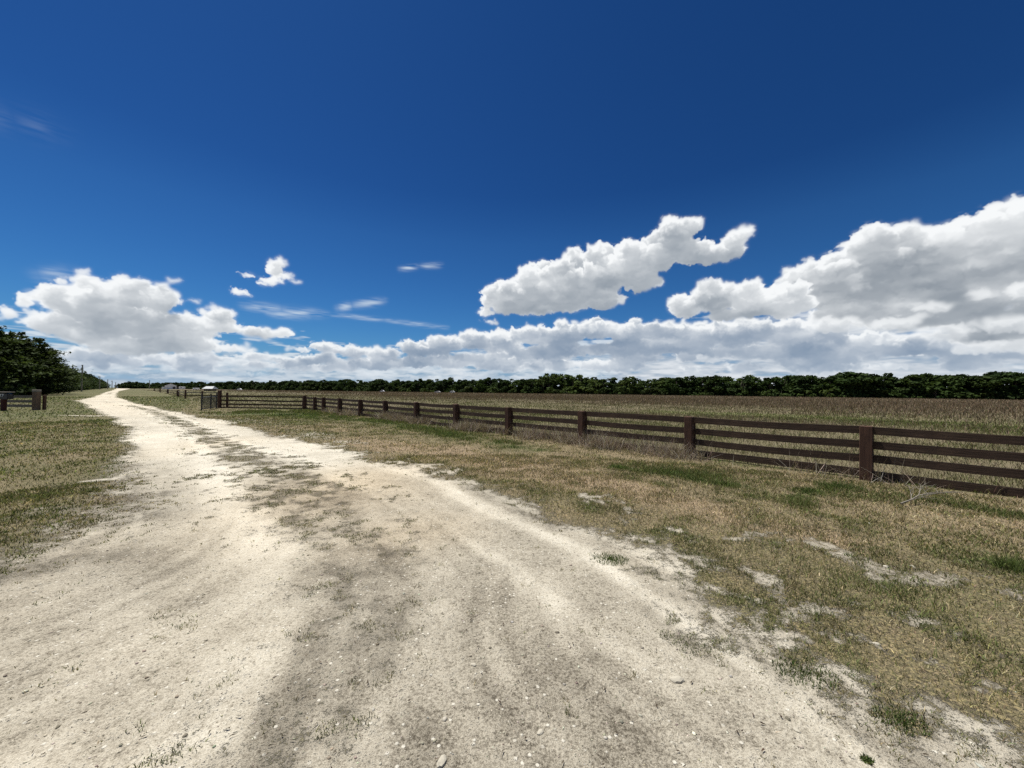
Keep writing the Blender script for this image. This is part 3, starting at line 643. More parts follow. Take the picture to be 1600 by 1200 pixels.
def stones():
    ico = bmesh.new(); bmesh.ops.create_icosphere(ico, subdivisions=1, radius=1.0); v0 = np.array([v.co[:] for v in ico.verts]); f0 = np.array([[v.index for v in f.verts] for f in ico.faces]); ico.free()
    x, y = scatter(60000, 1.6, 12, 1.3); m = masks(x, y); bare = (1-m['veg']); k = R.random(len(x)) < bare*.30+.05*(m['fld'] < 0); x, y = x[k], y[k]; n = len(x)
    s = .0020*np.exp(R.exponential(.32, n)); s = np.minimum(s*(1+.06*np.hypot(x, y)), .011)
    V = v0[None]*(1+R.normal(0, .13, (n, 12, 1)))*s[:, None, None]*np.stack([R.uniform(.8, 1.5, n), R.uniform(.7, 1.1, n), R.uniform(.35, .7, n)], 1)[:, None, :]
    a = R.uniform(0, 6.28, n); ca, sa = np.cos(a)[:, None], np.sin(a)[:, None]
    X = V[..., 0]*ca-V[..., 1]*sa+x[:, None]; Y = V[..., 0]*sa+V[..., 1]*ca+y[:, None]; Z = V[..., 2]+height(x, y)[:, None]+s[:, None]*.1
    c = jitter(mixc(R.random(n)**1.3, (.16, .14, .11), (.31, .28, .22), (.50, .47, .39)), .15)
    me = np_mesh('loose_gravel', np.stack([X, Y, Z], -1).reshape(-1, 3), (f0[None]+np.arange(n)[:, None, None]*12).reshape(-1, 3), M['stone'], {'tint': np.repeat(c, 12, axis=0)})
    tag(mesh_obj('loose_gravel', me, None), 'loose pale limerock chips strewn over the track', 'gravel', kind='stuff')
    x, y = scatter(1500, 1.6, 7, 1.0); n = len(x); c = jitter(np.tile(np.array([[.05, .035, .025]]), (n, 1)), .3)
    k = masks(x, y)['veg'] < .6; x, y, c = x[k], y[k], c[k]; n = len(x); z = height(x, y)+.006
    V, q, t, cc = blades(x, y, z, np.full(n, .002), R.uniform(.004, .008, n), R.uniform(3, 16, n), c); V[:, 2] = np.repeat(z, 5)+R.uniform(.001, .006, len(V))
    stuff_mesh('leaf_litter', [(V, q, t, cc)], M['stalk'], 'tiny dark twigs and leaf scraps lying on the limerock', 'litter')
    for i, (px, py, s_, lab) in enumerate([(1058,1063,.028,'pale stone embedded in the track at lower right, largest of the loose stones'),(690,1192,.022,'grey stone at the bottom edge of the photo in the middle of the track'),
            (740,1040,.014,'small white stone in the middle of the track'),(844,1145,.014,'small buff stone on the track near the bottom centre'),(1245,1143,.012,'small grey stone between the two bright ridges at lower right'),
            (1385,886,.024,'flat white stone in the dry verge right of the track'),(1425,885,.02,'white stone beside another in the bare strip of the verge'),(1370,1006,.016,'pale pebble in the grass at the lower right')]):
        b = MB(); bmesh.ops.create_icosphere(b.bm, subdivisions=2, radius=1.0); rn = random.Random(i)
        for v in b.bm.verts: v.co = Vector((v.co.x*1.25, v.co.y*.85, v.co.z*.5))*s_*(1+rn.uniform(-.14, .14))
        o = b.build('stone', M['stonebig']); x, y = gp(px, py); o.location = (x, y, float(height(np.array(x), np.array(y)))+s_*.12); o.rotation_euler = (0, 0, i*1.3); tag(o, lab, 'stone')
M['stonebig'] = paint_material('pale_stone', (.40, .37, .30), .95, dirt=.5)
stones()
# ---------------------------------------------------------------- the board fence
rnd = random.Random(3)
RAIL_TOPS = (.93, .68, .43, .17)
def board(a, b, ztop, hgt, thick, off, m, parent, name='rail'):
    """a board from a to b (ground points), its own mesh lying along local x"""
    a = Vector(a); b = Vector(b); d = b-a; L = math.hypot(d.x, d.y); ang = math.atan2(d.y, d.x)
    n = Vector((-math.sin(ang), math.cos(ang), 0)); mb = MB(); sg = rnd.uniform(-.024, .010); k = 8; rows = []
    for i in range(k+1):
        t = i/k; zz = sg*math.sin(math.pi*t)+rnd.uniform(-.002, .002); x = t*L
        rows.append([mb.bm.verts.new((x, -thick/2+.003*math.sin(3*t), -hgt+zz)), mb.bm.verts.new((x, thick/2, -hgt+zz)), mb.bm.verts.new((x, thick/2, zz)), mb.bm.verts.new((x, -thick/2, zz))])
    for A_, B_ in zip(rows[:-1], rows[1:]):
        for q in range(4): mb.bm.faces.new((A_[q], A_[(q+1) % 4], B_[(q+1) % 4], B_[q]))
    mb.bm.faces.new(rows[0][::-1]); mb.bm.faces.new(rows[-1])
    o = mb.build(name, m, parent); p = a+n*off; o.location = (p.x-parent.location.x, p.y-parent.location.y, ztop+rnd.uniform(-.012, .010)); o.rotation_euler = (0, math.atan2(a.z-b.z, L), ang); return o
def post(p, h, w, ang, m, parent, name='post', d=None):
    mb = MB(); mb.box((0, 0, h/2-.15), (w, d or w, h+.3), bevel=.008)
    for v in mb.bm.verts:
        if v.co.z > h-.02: v.co.z += rnd.uniform(-.006, .006)
    o = mb.build(name, m, parent); o.location = (p[0]-parent.location.x, p[1]-parent.location.y, 0); o.rotation_euler = (rnd.uniform(-.018, .018), rnd.uniform(-.018, .018), ang); return o
def fence_run(root, ns, pt, ang, tops, hgt, mrail, mpost, ph, pw, side, skip=1):
    P = [pt(n) for n in ns]
    for p in P: post((p.x, p.y), ph, pw, ang, mpost, root)
    return P
fang = math.atan2(FDIR.y, FDIR.x)
nrm = Vector((FDIR.y, -FDIR.x, 0))         # towards the field
fence = empty('board_fence', (FP0.x, FP0.y, 0))
tag(fence, 'dark brown four-board fence running from the right edge back along the track', 'fence')
NS = [-4, -3, -2, -1, 0, 1, 2, 3, 4, 5, 6, 7, 8, 8.95, 9.52, 10.27]
PO = []
for n in NS:
    p = fpost(n); PO.append(p)
    q = p-nrm*.0
    po_ = post((q.x, q.y), rnd.uniform(.945, .975) if n < 10 else 1.02, .168 if n != 10.27 else .22, fang, M['post'], fence)
    b = p+nrm*.135; bt_ = post((b.x, b.y), .93, .13, fang, M['post'], fence, 'batten', d=.022); bt_.parent = po_; bt_.location = (-.03, -.135 if (Matrix.Rotation(-fang, 3, 'Z') @ nrm).y < 0 else .135, 0); bt_.rotation_euler = (0, 0, 0)
for k, zt in enumerate(RAIL_TOPS):
    for a, b in zip(PO[:-1], PO[1:]):
        e = .004
        board(a+nrm*.106+FDIR*e, b+nrm*.106-FDIR*e, zt, .135, .035, 0, M['rail'], fence)
cross = empty('cross_fence', (GATEPOST.x, GATEPOST.y, 0)); tag(cross, 'brown board fence running left from the corner to the open gate', 'fence')
cd = (GATEPOST-CORNER).normalized(); cang = math.atan2(cd.y, cd.x); cn = Vector((-cd.y, cd.x, 0))
cn = cn if cn.y > 0 else -cn
post((GATEPOST.x, GATEPOST.y), 1.36, .19, cang, M['post'], cross, 'gate_post')
post((GATEPOST.x+cn.x*.2-cd.x*.45, GATEPOST.y+cn.y*.2-cd.y*.45), 1.18, .12, cang, M['post'], cross)
for zt in (.95, .65, .36, .10):
    a = CORNER+cn*.02+cd*.12; b = GATEPOST+cn*.02-cd*.10
    mid = (a+b)/2
    board(a, mid-cd*.004, zt, .11, .035, 0, M['rail'], cross); board(mid, b, zt, .11, .035, 0, M['rail'], cross)

def gate():
    A_ = Vector((*gp(338.5, 638.0), 0)); B_ = Vector((*gp(314.5, 641.8), 0)); d = B_-A_; L = d.length; g = empty('mesh_gate', A_, math.atan2(d.y, d.x))
    tag(g, 'black wire-mesh farm gate standing open beside the track', 'gate')
    for x, h in ((.04, 1.18), (L*.42, 1.10), (L-.04, 1.14)): MB().tube([(x, 0, .02), (x, 0, h)], .045, 8).build('gate_post', M['black'], g)
    MB().tube([(.0, 0, .90), (L, 0, .90)], .028, 6).build('top_rail', M['black'], g); MB().tube([(.0, 0, .10), (L, 0, .10)], .028, 6).build('bottom_rail', M['black'], g)
    MB().tube([(.06, 0, .12), (L*.40, 0, .88)], .016, 6).build('brace', M['black'], g)
    w = MB(); k = int(L/.055)
    for i in range(k): w.box((L*(i+.5)/k, 0, .5), (.011, .006, .8))
    for i in range(13): w.box((L/2, .008, .12+i*.062), (L, .006, .009))
    w.build('wire_mesh', M['wire'], g)
gate()

# the paddock fence behind the gate
pf = empty('paddock_fence', (*gp(289.5, 623), 0)); tag(pf, 'low brown rail fence behind the gate with reddish posts', 'fence')
pp = [Vector((*gp(342, 623.6), 0)), Vector((*gp(316, 623.4), 0)), Vector((*gp(289.5, 623), 0)), Vector((*gp(278, 619.8), 0)), Vector((*gp(262, 615.2), 0)), Vector((*gp(250, 612.6), 0)), Vector((*gp(241, 610.9), 0))]
for i, p in enumerate(pp): post((p.x, p.y), 1.12 if i != 2 else 1.25, .16 if p.y < 60 else .28, 0, M['post'], pf)
for a, b in zip(pp[:-1], pp[1:]):
    for zt, mm in ((.95, M['greywood'] if a.y < 57 else M['rail']), (.55, M['rail'])): board(a, b, zt, .11, .04, 0, mm, pf)

# left fence with the heavy end post, and the mailbox in front
lf = empty('left_fence', (*gp(56.5, 640.5), 0)); tag(lf, 'weathered grey rail fence ending at a thick old post on the far left', 'fence'); L0 = lf.location.copy()
post((L0.x, L0.y), 1.24, .27, .1, M['oldpost'], lf); MB().box((0, 0, 1.22), (.30, .30, .16), .1, .02).build('post_cap', M['greywood'], lf)
post((L0.x+.18, L0.y+.28), .95, .13, 0, M['post'], lf, 'rear_post')
for zt, x1 in ((.93, -14), (.62, -14), (.33, -14)):
    xs = [-.2, -3.2, -6.6, -10, -13.4]
    for a, b in zip(xs[:-1], xs[1:]): board((L0.x+a, L0.y+.12, 0), (L0.x+b+.01, L0.y+.12, 0), zt, .17, .03, 0, M['greywood'], lf)
for x in (-3.2, -6.6, -10, -13.4): post((L0.x+x, L0.y+.22), .98, .13, 0, M['greywood'], lf)
def mailbox():
    x, y = gp(5.5, 641.2); g = empty('mailbox', (x, y, 0)); tag(g, 'large black mailbox on a dark red post in front of the left fence', 'mailbox')
    MB().box((0, 0, .33), (.19, .19, .78), bevel=.01).build('support_post', M['redpost'], g)
    o = MB(); a = [(-.42, .70), (.40, .70), (.40, 1.02)]+[(.40-.82*t/8, 1.02+.05*math.sin(math.pi*t/8)) for t in range(1, 8)]+[(-.42, 1.02)]
    o.prism(a, -.16, .16); b = o.build('box', M['black'], g)
    MB().box((-.01, 0, 1.135), (.92, .40, .05), bevel=.01).build('shelf_board', M['greywood'], g)
    MB().box((-.01, 0, 1.09), (.10, .10, .05)).build('shelf_block', M['greywood'], g)
    dr = MB().box((.406, 0, .87), (.012, .29, .32), bevel=.004).build('door', M['black'], g); MB().box((.425, 0, .96), (.03, .06, .02)).build('handle', M['greymetal'], dr)
    f = bpy.data.curves.new('house_number', 'FONT'); f.body = '77'; f.size = .26; f.extrude = .002; f.align_x = 'CENTER'
    me = None
    t0 = bpy.data.objects.new('tmp', f); col.objects.link(t0); bpy.context.view_layer.update(); me = bpy.data.meshes.new_from_object(t0); bpy.data.objects.remove(t0); me.materials.clear()
    t = mesh_obj('house_number', me, M['white'], g); t.location = (.06, -.166, .84); t.rotation_euler = (math.pi/2, 0, 0)
mailbox()
# ---------------------------------------------------------------- utility poles
def pole(px, Z, h, first, lab):
    x, y = at_depth(px, Z); g = empty('utility_pole', (x, y, 0)); tag(g, lab, 'utility pole', 'utility poles along the left side of the track')
    k = 1+Z/400
    MB().tube([(0, 0, -.3), (.0, 0, h*.5), (h*.012, 0, h)], [.17*k, .15*k, .12*k], 8).build('pole', M['pole'], g)
    MB().tube([(.0, -.22, h-.25), (.0, -.22, h-.05)], .05*k, 6).build('insulator', M['greymetal'], g)
    if first == 'lamp': MB().box((.1, -.45, h-.15), (.5*k, .9, .45*k), bevel=.05).tube([(0, 0, h-.3), (.05, -.4, h-.25)], .05, 6).build('lamp', M['white'], g)
    if first == 'can': MB().tube([(.3, -.2, h-1.9), (.3, -.2, h-.9)], .24, 10).build('transformer', M['greymetal'], g)
pole(127.5, 130, 9.0, 'can', 'tallest looking utility pole, nearest of the row beside the trees')
pole(155.5, 257, 8.6, 'lamp', 'second utility pole along the track, with a pale lamp at its top')
pole(168, 345, 8.6, '', 'third utility pole along the track')
pole(175, 425, 8.6, 'lamp', 'fourth utility pole along the track, pale at the top')
pole(180.5, 520, 8.6, '', 'last utility pole of the row, where the track meets the horizon')
x, y = at_depth(233.5, 470); g = empty('field_pole', (x, y, 0)); tag(g, 'lone dark pole rising above the far trees left of the white barn', 'pole')
MB().tube([(0, 0, 0), (0, 0, 10.6)], [.4, .3], 8).build('pole', M['pole'], g); MB().box((0, 0, 10.2), (1.1, .2, .2)).build('crossarm', M['pole'], g)

# ---------------------------------------------------------------- farm buildings and vehicles far off
def barn():
    x, y = at_depth(266.5, 450); g = empty('barn', (x, y, 0), math.radians(41)); g.scale = (.74, .8, 1.0); tag(g, 'white metal barn with a low gable at the end of the field', 'barn')
    MB().prism([(-7, 0), (7, 0), (7, 4.2), (0, 6.6), (-7, 4.0)], 0, 24).build('wall', M['white'], g)
    rf = MB(); rf.prism([(-7.4, 4.05), (0, 6.75), (7.6, 4.2), (7.6, 4.45), (0, 7.1), (-7.4, 4.35)], -.5, 24.4); rf.build('roof', M['darkroof'], g)
    MB().box((4.3, -.02, 1.5), (3.4, .12, 2.9)).build('door', M['darkroof'], g)  # dark panel standing for the open doorway, its inner shade put in as colour
    MB().box((-8.8, 3, 1.35), (3.0, 6, 2.7)).build('side_shed', M['white'], g)
    MB().prism([(7.05, 0), (11.4, 0), (11.4, 2.6), (7.05, 3.7)], 2, 20).build('lean_to', M['tanwall'], g)
    for xx in (8.2, 10.6): MB().box((xx, 1.9, 1.3), (.3, .3, 2.6)).build('lean_to_post', M['greymetal'], g)
barn()
M['shedwall'] = paint_material('tan_shed_wall', (.17, .14, .10), .8)
def shed():
    x, y = at_depth(328.5, 215); g = empty('shed', (x, y, 0)); g.scale = (.70, .8, 1.0); tag(g, 'low shed with a pale metal hip roof behind the gate', 'shed')
    MB().box((0, 0, .6), (6.2, 4.4, 1.2)).build('wall', M['shedwall'], g)
    r = MB(); z0, z1 = 1.22, 2.6; a, b = 4.2, 2.9; c = 3.3
    r.poly([(-a, -b, z0), (a, -b, z0), (c, 0, z1), (-c, 0, z1)], [(a, b, z0), (-a, b, z0), (-c, 0, z1), (c, 0, z1)], [(a, -b, z0), (a, b, z0), (c, 0, z1)], [(-a, b, z0), (-a, -b, z0), (-c, 0, z1)], [(-a, b, z0), (a, b, z0), (a, -b, z0), (-a, -b, z0)])
    r.build('roof', M['roofmetal'], g)
    MB().box((1.2, -2.22, .5), (1.6, .06, 1.0)).build('door', M['darkroof'], g)
shed()
def trailer(px, Z, w, h, z0, lab, name='trailer', cat='trailer'):
    x, y = at_depth(px, Z); g = empty(name, (x, y, 0)); tag(g, lab, cat)
    MB().box((0, 0, z0+h/2), (w, 2.4, h), bevel=.12).build('body', M['white'], g)
    MB().box((0, -1.19, z0+h*.62), (w*.3, .1, h*.3)).build('window', M['glass'], g)
    for s in (-1, 1):
        wh = MB().tube([(s*w*.28, -1.15, .38), (s*w*.28, -.95, .38)], .38, 12).build('wheel', M['tyre'], g); MB().tube([(s*w*.28, -1.18, .38), (s*w*.28, -1.15, .38)], .2, 10).build('rim', M['greymetal'], wh)
trailer(284.5, 440, 5.6, 2.5, .5, 'white box trailer parked just right of the barn')
trailer(306.5, 300, 3.6, 1.15, .45, 'small white trailer between the barn and the hip-roofed shed')
def car(px, Z, L, lab, h=1.5):
    x, y = at_depth(px, Z); g = empty('parked_car', (x, y, 0)); tag(g, lab, 'car')
    b = MB(); b.prism([(-L/2, .35), (L/2, .35), (L/2, .8*h/1.5), (L*.32, .95*h/1.5), (L*.18, h*.97), (-L*.2, h), (-L*.34, .98*h/1.5), (-L/2, .85*h/1.5)], -.85, .85); b.build('body', M['white'], g)
    MB().prism([(L*.27, h*.64), (L*.165, h*.93), (-L*.19, h*.95), (-L*.29, h*.65)], -.87, -.855).build('window', M['glass'], g)
    for s in (-1, 1):
        wh = MB().tube([(s*L*.3, -.88, .33), (s*L*.3, -.68, .33)], .33, 12).build('wheel', M['tyre'], g); MB().tube([(s*L*.3, -.90, .33), (s*L*.3, -.88, .33)], .18, 10).build('rim', M['greymetal'], wh)
car(374.5, 330, 3.4, 'white vehicle parked at the far edge of the field right of the shed', 1.7)
car(597.5, 250, 2.6, 'tiny white vehicle at the far field edge, leftmost of three there', 1.4)
car(684, 235, 3.6, 'low grey-white vehicle at the far field edge, middle of three', 1.15)
car(707, 232, 2.8, 'white vehicle at the far field edge, rightmost of three', 1.5)

# ---------------------------------------------------------------- trees
TR = np.random.default_rng(21)
def quads(c, nrm_, size, aspect=1.0):
    n = len(c); a = np.cross(nrm_, TR.standard_normal((n, 3))); a /= np.linalg.norm(a, axis=1, keepdims=True)+1e-9; b = np.cross(nrm_, a)
    s = size[:, None]/2; V = np.stack([c-a*s-b*s*aspect, c+a*s*1.15-b*s*aspect*.6, c+a*s+b*s*aspect*1.1, c-a*s*.7+b*s*aspect], 1)
    return V.reshape(-1, 3), np.arange(n*4).reshape(-1, 4)
def clump_leaves(clumps, per, size, tones, flat=.75, up=.35):
    C, Nn, S, T = [], [], [], []
    for (cx, cy, cz, r) in clumps:
        k = max(8, int(per*r*r)); d = TR.standard_normal((k, 3)); d /= np.linalg.norm(d, axis=1, keepdims=True)
        rad = r*TR.uniform(.55, 1.08, k)[:, None]; p = np.array([cx, cy, cz])+d*rad*np.array([1, 1, flat])
        nn = d*.7+TR.standard_normal((k, 3))*.6; nn[:, 2] += up; nn /= np.linalg.norm(nn, axis=1, keepdims=True)
        C.append(p); Nn.append(nn); S.append(size*TR.uniform(.6, 1.4, k)); T.append(np.tile(mixc(np.array([TR.random()]), *tones), (k, 1))*np.exp(TR.normal(0, .12, (k, 1))))
    C = np.concatenate(C); V, F = quads(C, np.concatenate(Nn), np.concatenate(S)); return V, F, np.repeat(np.concatenate(T), 4, axis=0)
OAK = ((.020, .034, .012), (.027, .044, .014), (.034, .054, .017), (.042, .066, .020))
LIGHT = ((.035, .056, .018), (.052, .076, .024), (.070, .098, .032))
DARK = ((.022, .034, .015), (.034, .050, .019), (.050, .070, .024))
def trunk_mesh(name, h, r, limbs):
    b = MB(); b.tube([(0, 0, -.2), (.05*h*.2, 0, h*.3), (0, .03*h, h*.62), (0, 0, h*.8)], [r*1.35, r, r*.7, r*.3], 8)
    for (x, y, z) in limbs: b.tube([(0, 0, h*.28), (x*.4, y*.4, h*.28+(z-h*.28)*.55), (x, y, z)], [r*.55, r*.4, r*.12], 5)
    bmesh.ops.recalc_face_normals(b.bm, faces=b.bm.faces); me = bpy.data.meshes.new(name); b.bm.to_mesh(me); b.bm.free(); me.materials.append(M['bark']); return me
def oak_proto(h, w, tones, nc=26, per=34, size=.60, low=.06):
    cl = []
    for k in range(nc):
        a = TR.uniform(0, 2*math.pi); z = TR.uniform(low, 1); rr = w/2*math.sqrt(max(.06, 1-((z-.50)/.56)**2))*TR.uniform(.35, .95)
        r = TR.uniform(.13, .21)*w*(1.1-.35*z); cl.append((math.cos(a)*rr, math.sin(a)*rr, z*h-r*.5, r))
    V, F, T = clump_leaves(cl, per, size, tones)
    return np_mesh('crown', V, F, M['leaf'], {'tint': T}), trunk_mesh('trunk', h, .028*h, [c[:3] for c in cl[:7]])
def cedar_proto(h, w, tones, layers=26, per=16):
    """dark conifer-like tree with drooping horizontal sprays"""
    C, Nn, S, T = [], [], [], []; limbs = []
    for k in range(layers):
        z = .06+.94*(k/(layers-1))**.92; rad = w/2*(1.0-.80*max(0, (z-.30)/.70)**1.5)*TR.uniform(.78, 1.12)
        nb = 9 if z < .85 else 5
        for q in range(nb):
            a = 2*math.pi*(q+TR.random())/nb; L = rad*TR.uniform(.65, 1.15); tone = mixc(np.array([TR.random()]), *tones)
            if k % 5 == 0: limbs.append((math.cos(a)*L*.8, math.sin(a)*L*.8, z*h-.1))
            n = int(per*(1.2+L)); t = TR.uniform(.25, 1, n)**.7; sw = (1-t)*.25+.16
            px_ = math.cos(a)*L*t+TR.normal(0, 1, n)*sw*L*.7; py_ = math.sin(a)*L*t+TR.normal(0, 1, n)*sw*L*.7; pz = z*h+.30*L*(t-.35)**2-.05*L+TR.normal(0, .10, n)+TR.uniform(-.25, .25)
            C.append(np.stack([px_, py_, np.maximum(pz, .1)], 1)); nn = TR.standard_normal((n, 3))*.45; nn[:, 2] += 1; Nn.append(nn/np.linalg.norm(nn, axis=1, keepdims=True)); S.append(TR.uniform(.16, .42, n)); T.append(np.tile(tone, (n, 1))*np.exp(TR.normal(0, .2, (n, 1))))
    V, F = quads(np.concatenate(C), np.concatenate(Nn), np.concatenate(S), .7)
    return np_mesh('crown', V, F, M['leaf'], {'tint': np.repeat(np.concatenate(T), 4, axis=0)}), trunk_mesh('trunk', h, .026*h, limbs[:18])
oaks = [oak_proto(10, w, OAK, nc) for w, nc in ((9.5, 28), (8.5, 26), (11, 32), (8, 24), (10, 30))]
light = [oak_proto(10, 8, LIGHT, 24), oak_proto(10, 9, LIGHT, 26)]
bushes = [oak_proto(3.2, 5.5, OAK, 14, 60, .36, .1), oak_proto(2.8, 4.5, LIGHT, 12, 60, .34, .1), oak_proto(3.4, 6, DARK, 14, 60, .36, .1)]
cedars = [cedar_proto(10, 9.5, DARK), cedar_proto(10, 10.5, DARK), cedar_proto(10, 8.5, DARK, 24)]
def tree(proto, x, y, s, name, label, cat, group, sz=1.0, rz=None, wd=1.4):
    g = empty(name, (x, y, 0), TR.uniform(0, 6.28) if rz is None else rz); g.scale = (s*wd, s*wd, s*sz); tag(g, label, cat, group)
    mesh_obj('crown', proto[0], None, g); mesh_obj('trunk', proto[1], None, g); return g
# the tree line closing the field
TL0 = Vector((186.0, 140.0, 0)); TL1 = Vector((-640.0, 648.0, 0)); tl = TL1-TL0; LT = tl.length; tl.normalize(); tn = Vector((-tl.y, tl.x, 0)); tn = tn if tn.y > 0 else -tn
def px_of(x, y): return 800+F_PX*x/max(y, 1)
FARLAB = {'mid': 'round dark green oak in the unbroken tree line behind the field', 'right': 'tall dark green oak in the near right stretch of the field tree line', 'far': 'low distant dark oak in the tree line behind the barn and shed'}
s = -60.0; sk2 = 1.28
while s < LT+40:
    p = TL0+tl*s; px = px_of(p.x, p.y) if p.y > 20 else 2000
    step = 5.2+max(0, s)*.0055
    for row in range(3):
        q = p+tn*(row*8+TR.normal(0, 2.0))+tl*TR.uniform(-2, 2); pr = oaks[TR.integers(0, 5)]; hs = TR.uniform(.82, 1.04)+row*.05
        if 800 < px < 1180 and TR.random() < .30: pr = light[TR.integers(0, 2)]
        if 845 < px < 905: hs *= 1.28; pr = light[TR.integers(0, 2)]
        lab = 'right' if px > 1250 else ('mid' if px > 420 else 'far')
        if row == 2: continue
        g = tree(pr, q.x, q.y, hs*(1.0 if lab != 'far' else .95), 'oak_tree', FARLAB[lab] if not (pr in light and lab == 'mid') else 'lighter green broadleaf tree among the dark oaks of the far tree line', 'tree', 'oaks of the far tree line' if pr not in light else 'lighter trees of the far tree line', sz=TR.uniform(.9, 1.06))
    if s < 900 and TR.random() < .8:
        q = p-tn*(3.0+TR.uniform(0, 2)); b = bushes[TR.integers(0, 3)]
        tree(b, q.x, q.y, TR.uniform(.8, 1.5), 'bush', 'low rounded bush at the foot of the field tree line', 'bush', 'bushes along the foot of the field tree line')
    s += step
# the round clump of trees where the track ends, and more behind the barn
for px, Z, hs in ((192, 560, .8), (198, 560, .95), (205, 545, 1.05), (212, 550, 1.05), (219, 560, .95), (226, 570, .85), (186, 600, .8)):
    x, y = at_depth(px, Z); tree(oaks[TR.integers(0, 5)], x, y, hs, 'oak_tree', 'dark oak of the low rounded clump where the track meets the horizon', 'tree', 'oaks of the clump at the end of the track', sz=.95)
# the dark row on the left, near trees first
near = [(-62, 56, 1.10, 'dark cedar just outside the left edge of the photo'), (-28, 60, 1.06, 'tall dark cedar cut by the left edge of the photo'), (2, 62, 1.02, 'tallest dark cedar at the left edge, behind the mailbox'),
        (40, 66, .96, 'broad dark cedar second from the left, behind the thick old fence post'), (72, 70, .93, 'dark cedar at the right end of the near group, its tiers ragged against the sky'), (20, 78, 1.05, 'dark cedar standing behind the two leftmost cedars'), (88, 84, .88, 'dark cedar in shade behind the near group of cedars')]
for i, (px, Z, s_, lab) in enumerate(near):
    x, y = at_depth(px-20, Z); tree(cedars[i % 3], x, y, s_*1.09, 'cedar_tree', lab, 'tree', None, sz=1.0, wd=1.0)
for i, (px, Z, s_) in enumerate([(104, 112, .95), (112, 128, 1.0), (119, 148, 1.0), (130, 176, 1.08), (136, 196, 1.05), (142, 215, 1.1), (148, 238, 1.05), (153, 262, 1.1), (158, 290, 1.1), (162, 325, 1.1), (166, 360, 1.1), (169.5, 400, 1.1), (172.5, 440, 1.1), (175.5, 490, 1.1), (178, 550, 1.05), (98, 100, .9), (124, 160, 1.0)]):
    x, y = at_depth(px-4, Z)
    for k in range(2): tree((cedars if (i+k) % 3 else oaks)[(i+k) % 3], x-6.5-.012*Z-k*6, y+k*5, s_*TR.uniform(.92, 1.05), 'roadside_tree', 'dark tree in the dense row behind the utility poles', 'tree', 'trees in the row behind the utility poles')
for i, (px, Z) in enumerate([(-40, 52), (-10, 54), (15, 57), (45, 60), (75, 66), (92, 76), (100, 92), (108, 110), (116, 128), (125, 150), (134, 178), (142, 205), (150, 240), (157, 280), (163, 320)]):
    x, y = at_depth(px-3, Z); tree(bushes[2], x-5.5, y, TR.uniform(.8, 1.15), 'bush', 'dark shaded undergrowth at the foot of the left tree row', 'bush', 'undergrowth at the foot of the left tree row')

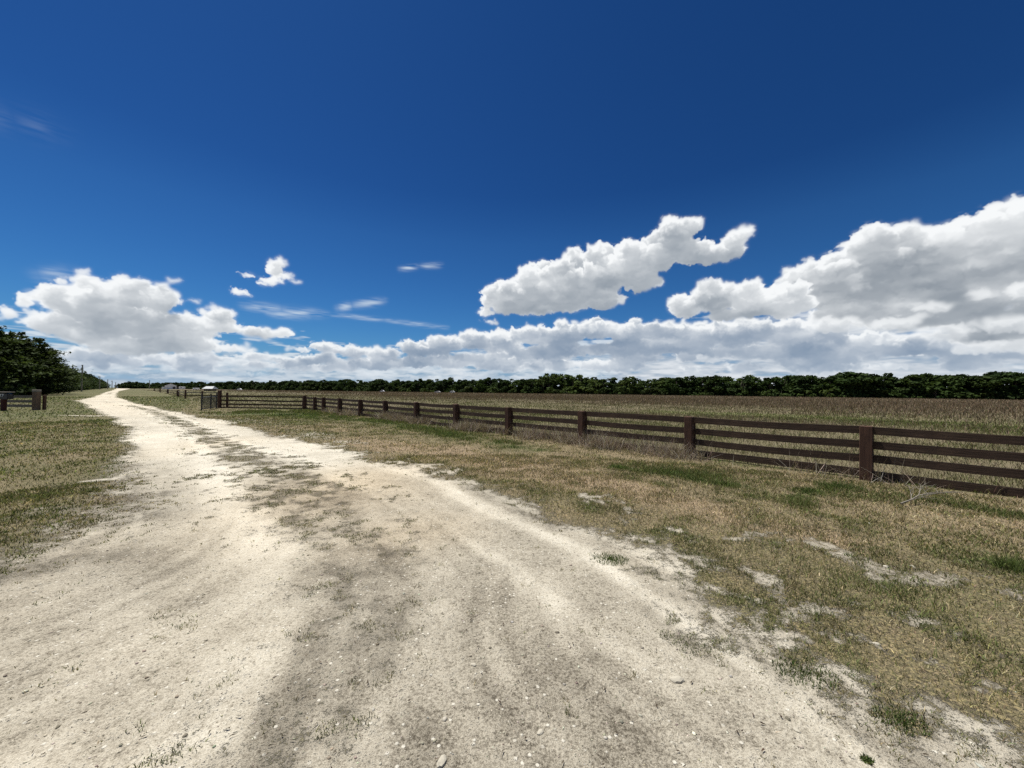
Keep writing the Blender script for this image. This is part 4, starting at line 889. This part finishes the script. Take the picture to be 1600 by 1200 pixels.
# ---------------------------------------------------------------- sky, clouds and sun
SUN_AZ, SUN_EL = math.radians(-55), math.radians(68)
def build_world():
    w = bpy.data.worlds.new('World'); sc.world = w; w.use_nodes = True; nt = w.node_tree; nt.nodes.clear(); n = N(nt)
    out = n.new('ShaderNodeOutputWorld'); bg = n.new('ShaderNodeBackground'); bg.inputs[1].default_value = .10
    sk = n.new('ShaderNodeTexSky', sky_type='NISHITA'); sk.sun_disc = False; sk.sun_elevation = SUN_EL; sk.sun_rotation = SUN_AZ
    sk.air_density = 1.0; sk.dust_density = .25; sk.ozone_density = 4.0; sk.altitude = 0
    arr = cloud_panorama(); nv, nu = arr.shape[:2]
    im = bpy.data.images.new('cloud_field', nu, nv, alpha=True, float_buffer=True); im.colorspace_settings.name = 'Non-Color'; im.alpha_mode = 'CHANNEL_PACKED'
    im.pixels.foreach_set(arr.ravel()); im.update(); im.pack()
    tc = n.new('ShaderNodeTexCoord').outputs['Generated']; sp = n.new('ShaderNodeSeparateXYZ'); n.link(tc, sp.inputs[0])
    az = n.math('MULTIPLY', n.math('ARCTAN2', sp.outputs[0], sp.outputs[1]), 180/math.pi); el = n.math('MULTIPLY', n.math('ARCSINE', sp.outputs[2]), 180/math.pi)
    u = n.math('DIVIDE', n.math('SUBTRACT', az, AZ0), AZ1-AZ0); v = n.math('DIVIDE', n.math('SUBTRACT', el, EL0), EL1-EL0)
    v = n.math('MINIMUM', n.math('MAXIMUM', v, .002), .998)
    cb = n.new('ShaderNodeCombineXYZ'); n.link(u, cb.inputs[0]); n.link(v, cb.inputs[1])
    ti = n.new('ShaderNodeTexImage', image=im, extension='MIRROR', interpolation='Linear'); n.link(cb.outputs[0], ti.inputs[0])
    k = SKYK
    sky = n.mix(1.0, sk.outputs[0], k, 'MULTIPLY')
    g = n.new('ShaderNodeGamma'); n.link(sky, g.inputs[0]); g.inputs[1].default_value = SKYG
    g = n.mix(.25, g.outputs[0], (.105, .62, 2.15))
    cl = n.mix(1.0, ti.outputs[0], (CLK, CLK, CLK), 'MULTIPLY')
    n.link(n.mix(ti.outputs[1], g, cl), bg.inputs[0]); n.link(bg.outputs[0], out.inputs[0])
SKYK, SKYG, CLK = (.200, .270, .281), 1.95, 7.1
build_world()
sun = bpy.data.lights.new('sun', 'SUN'); sun.energy = 4.8; sun.angle = math.radians(.53); sun.color = (1, .955, .87)
so = bpy.data.objects.new('sun', sun); col.objects.link(so)
sd_ = Vector((math.sin(SUN_AZ)*math.cos(SUN_EL), math.cos(SUN_AZ)*math.cos(SUN_EL), math.sin(SUN_EL))); so.rotation_euler = sd_.to_track_quat('Z', 'Y').to_euler(); so.location = (0, 0, 60)

# ---------------------------------------------------------------- camera
cam = bpy.data.cameras.new('camera'); cam.sensor_width = 36; cam.lens = 36*F_PX/1600; cam.clip_start = .05; cam.clip_end = 9000
co = bpy.data.objects.new('camera', cam); col.objects.link(co)
Mx = Matrix(((_R[0], _U[0], -_F[0]), (_R[1], _U[1], -_F[1]), (_R[2], _U[2], -_F[2]))).to_4x4(); Mx.translation = Vector((0, 0, H)); co.matrix_world = Mx
sc.camera = co
sc.render.engine = 'CYCLES'; sc.cycles.max_bounces = 5; sc.cycles.transparent_max_bounces = 8; sc.cycles.use_denoising = False
try: sc.cycles.denoiser = 'OPENIMAGEDENOISE'
except Exception: pass
sc.view_settings.view_transform = 'Standard'; sc.view_settings.look = 'None'; sc.view_settings.exposure = 0.5; sc.view_settings.gamma = 1.0
sc.render.resolution_x, sc.render.resolution_y = 1024, 768
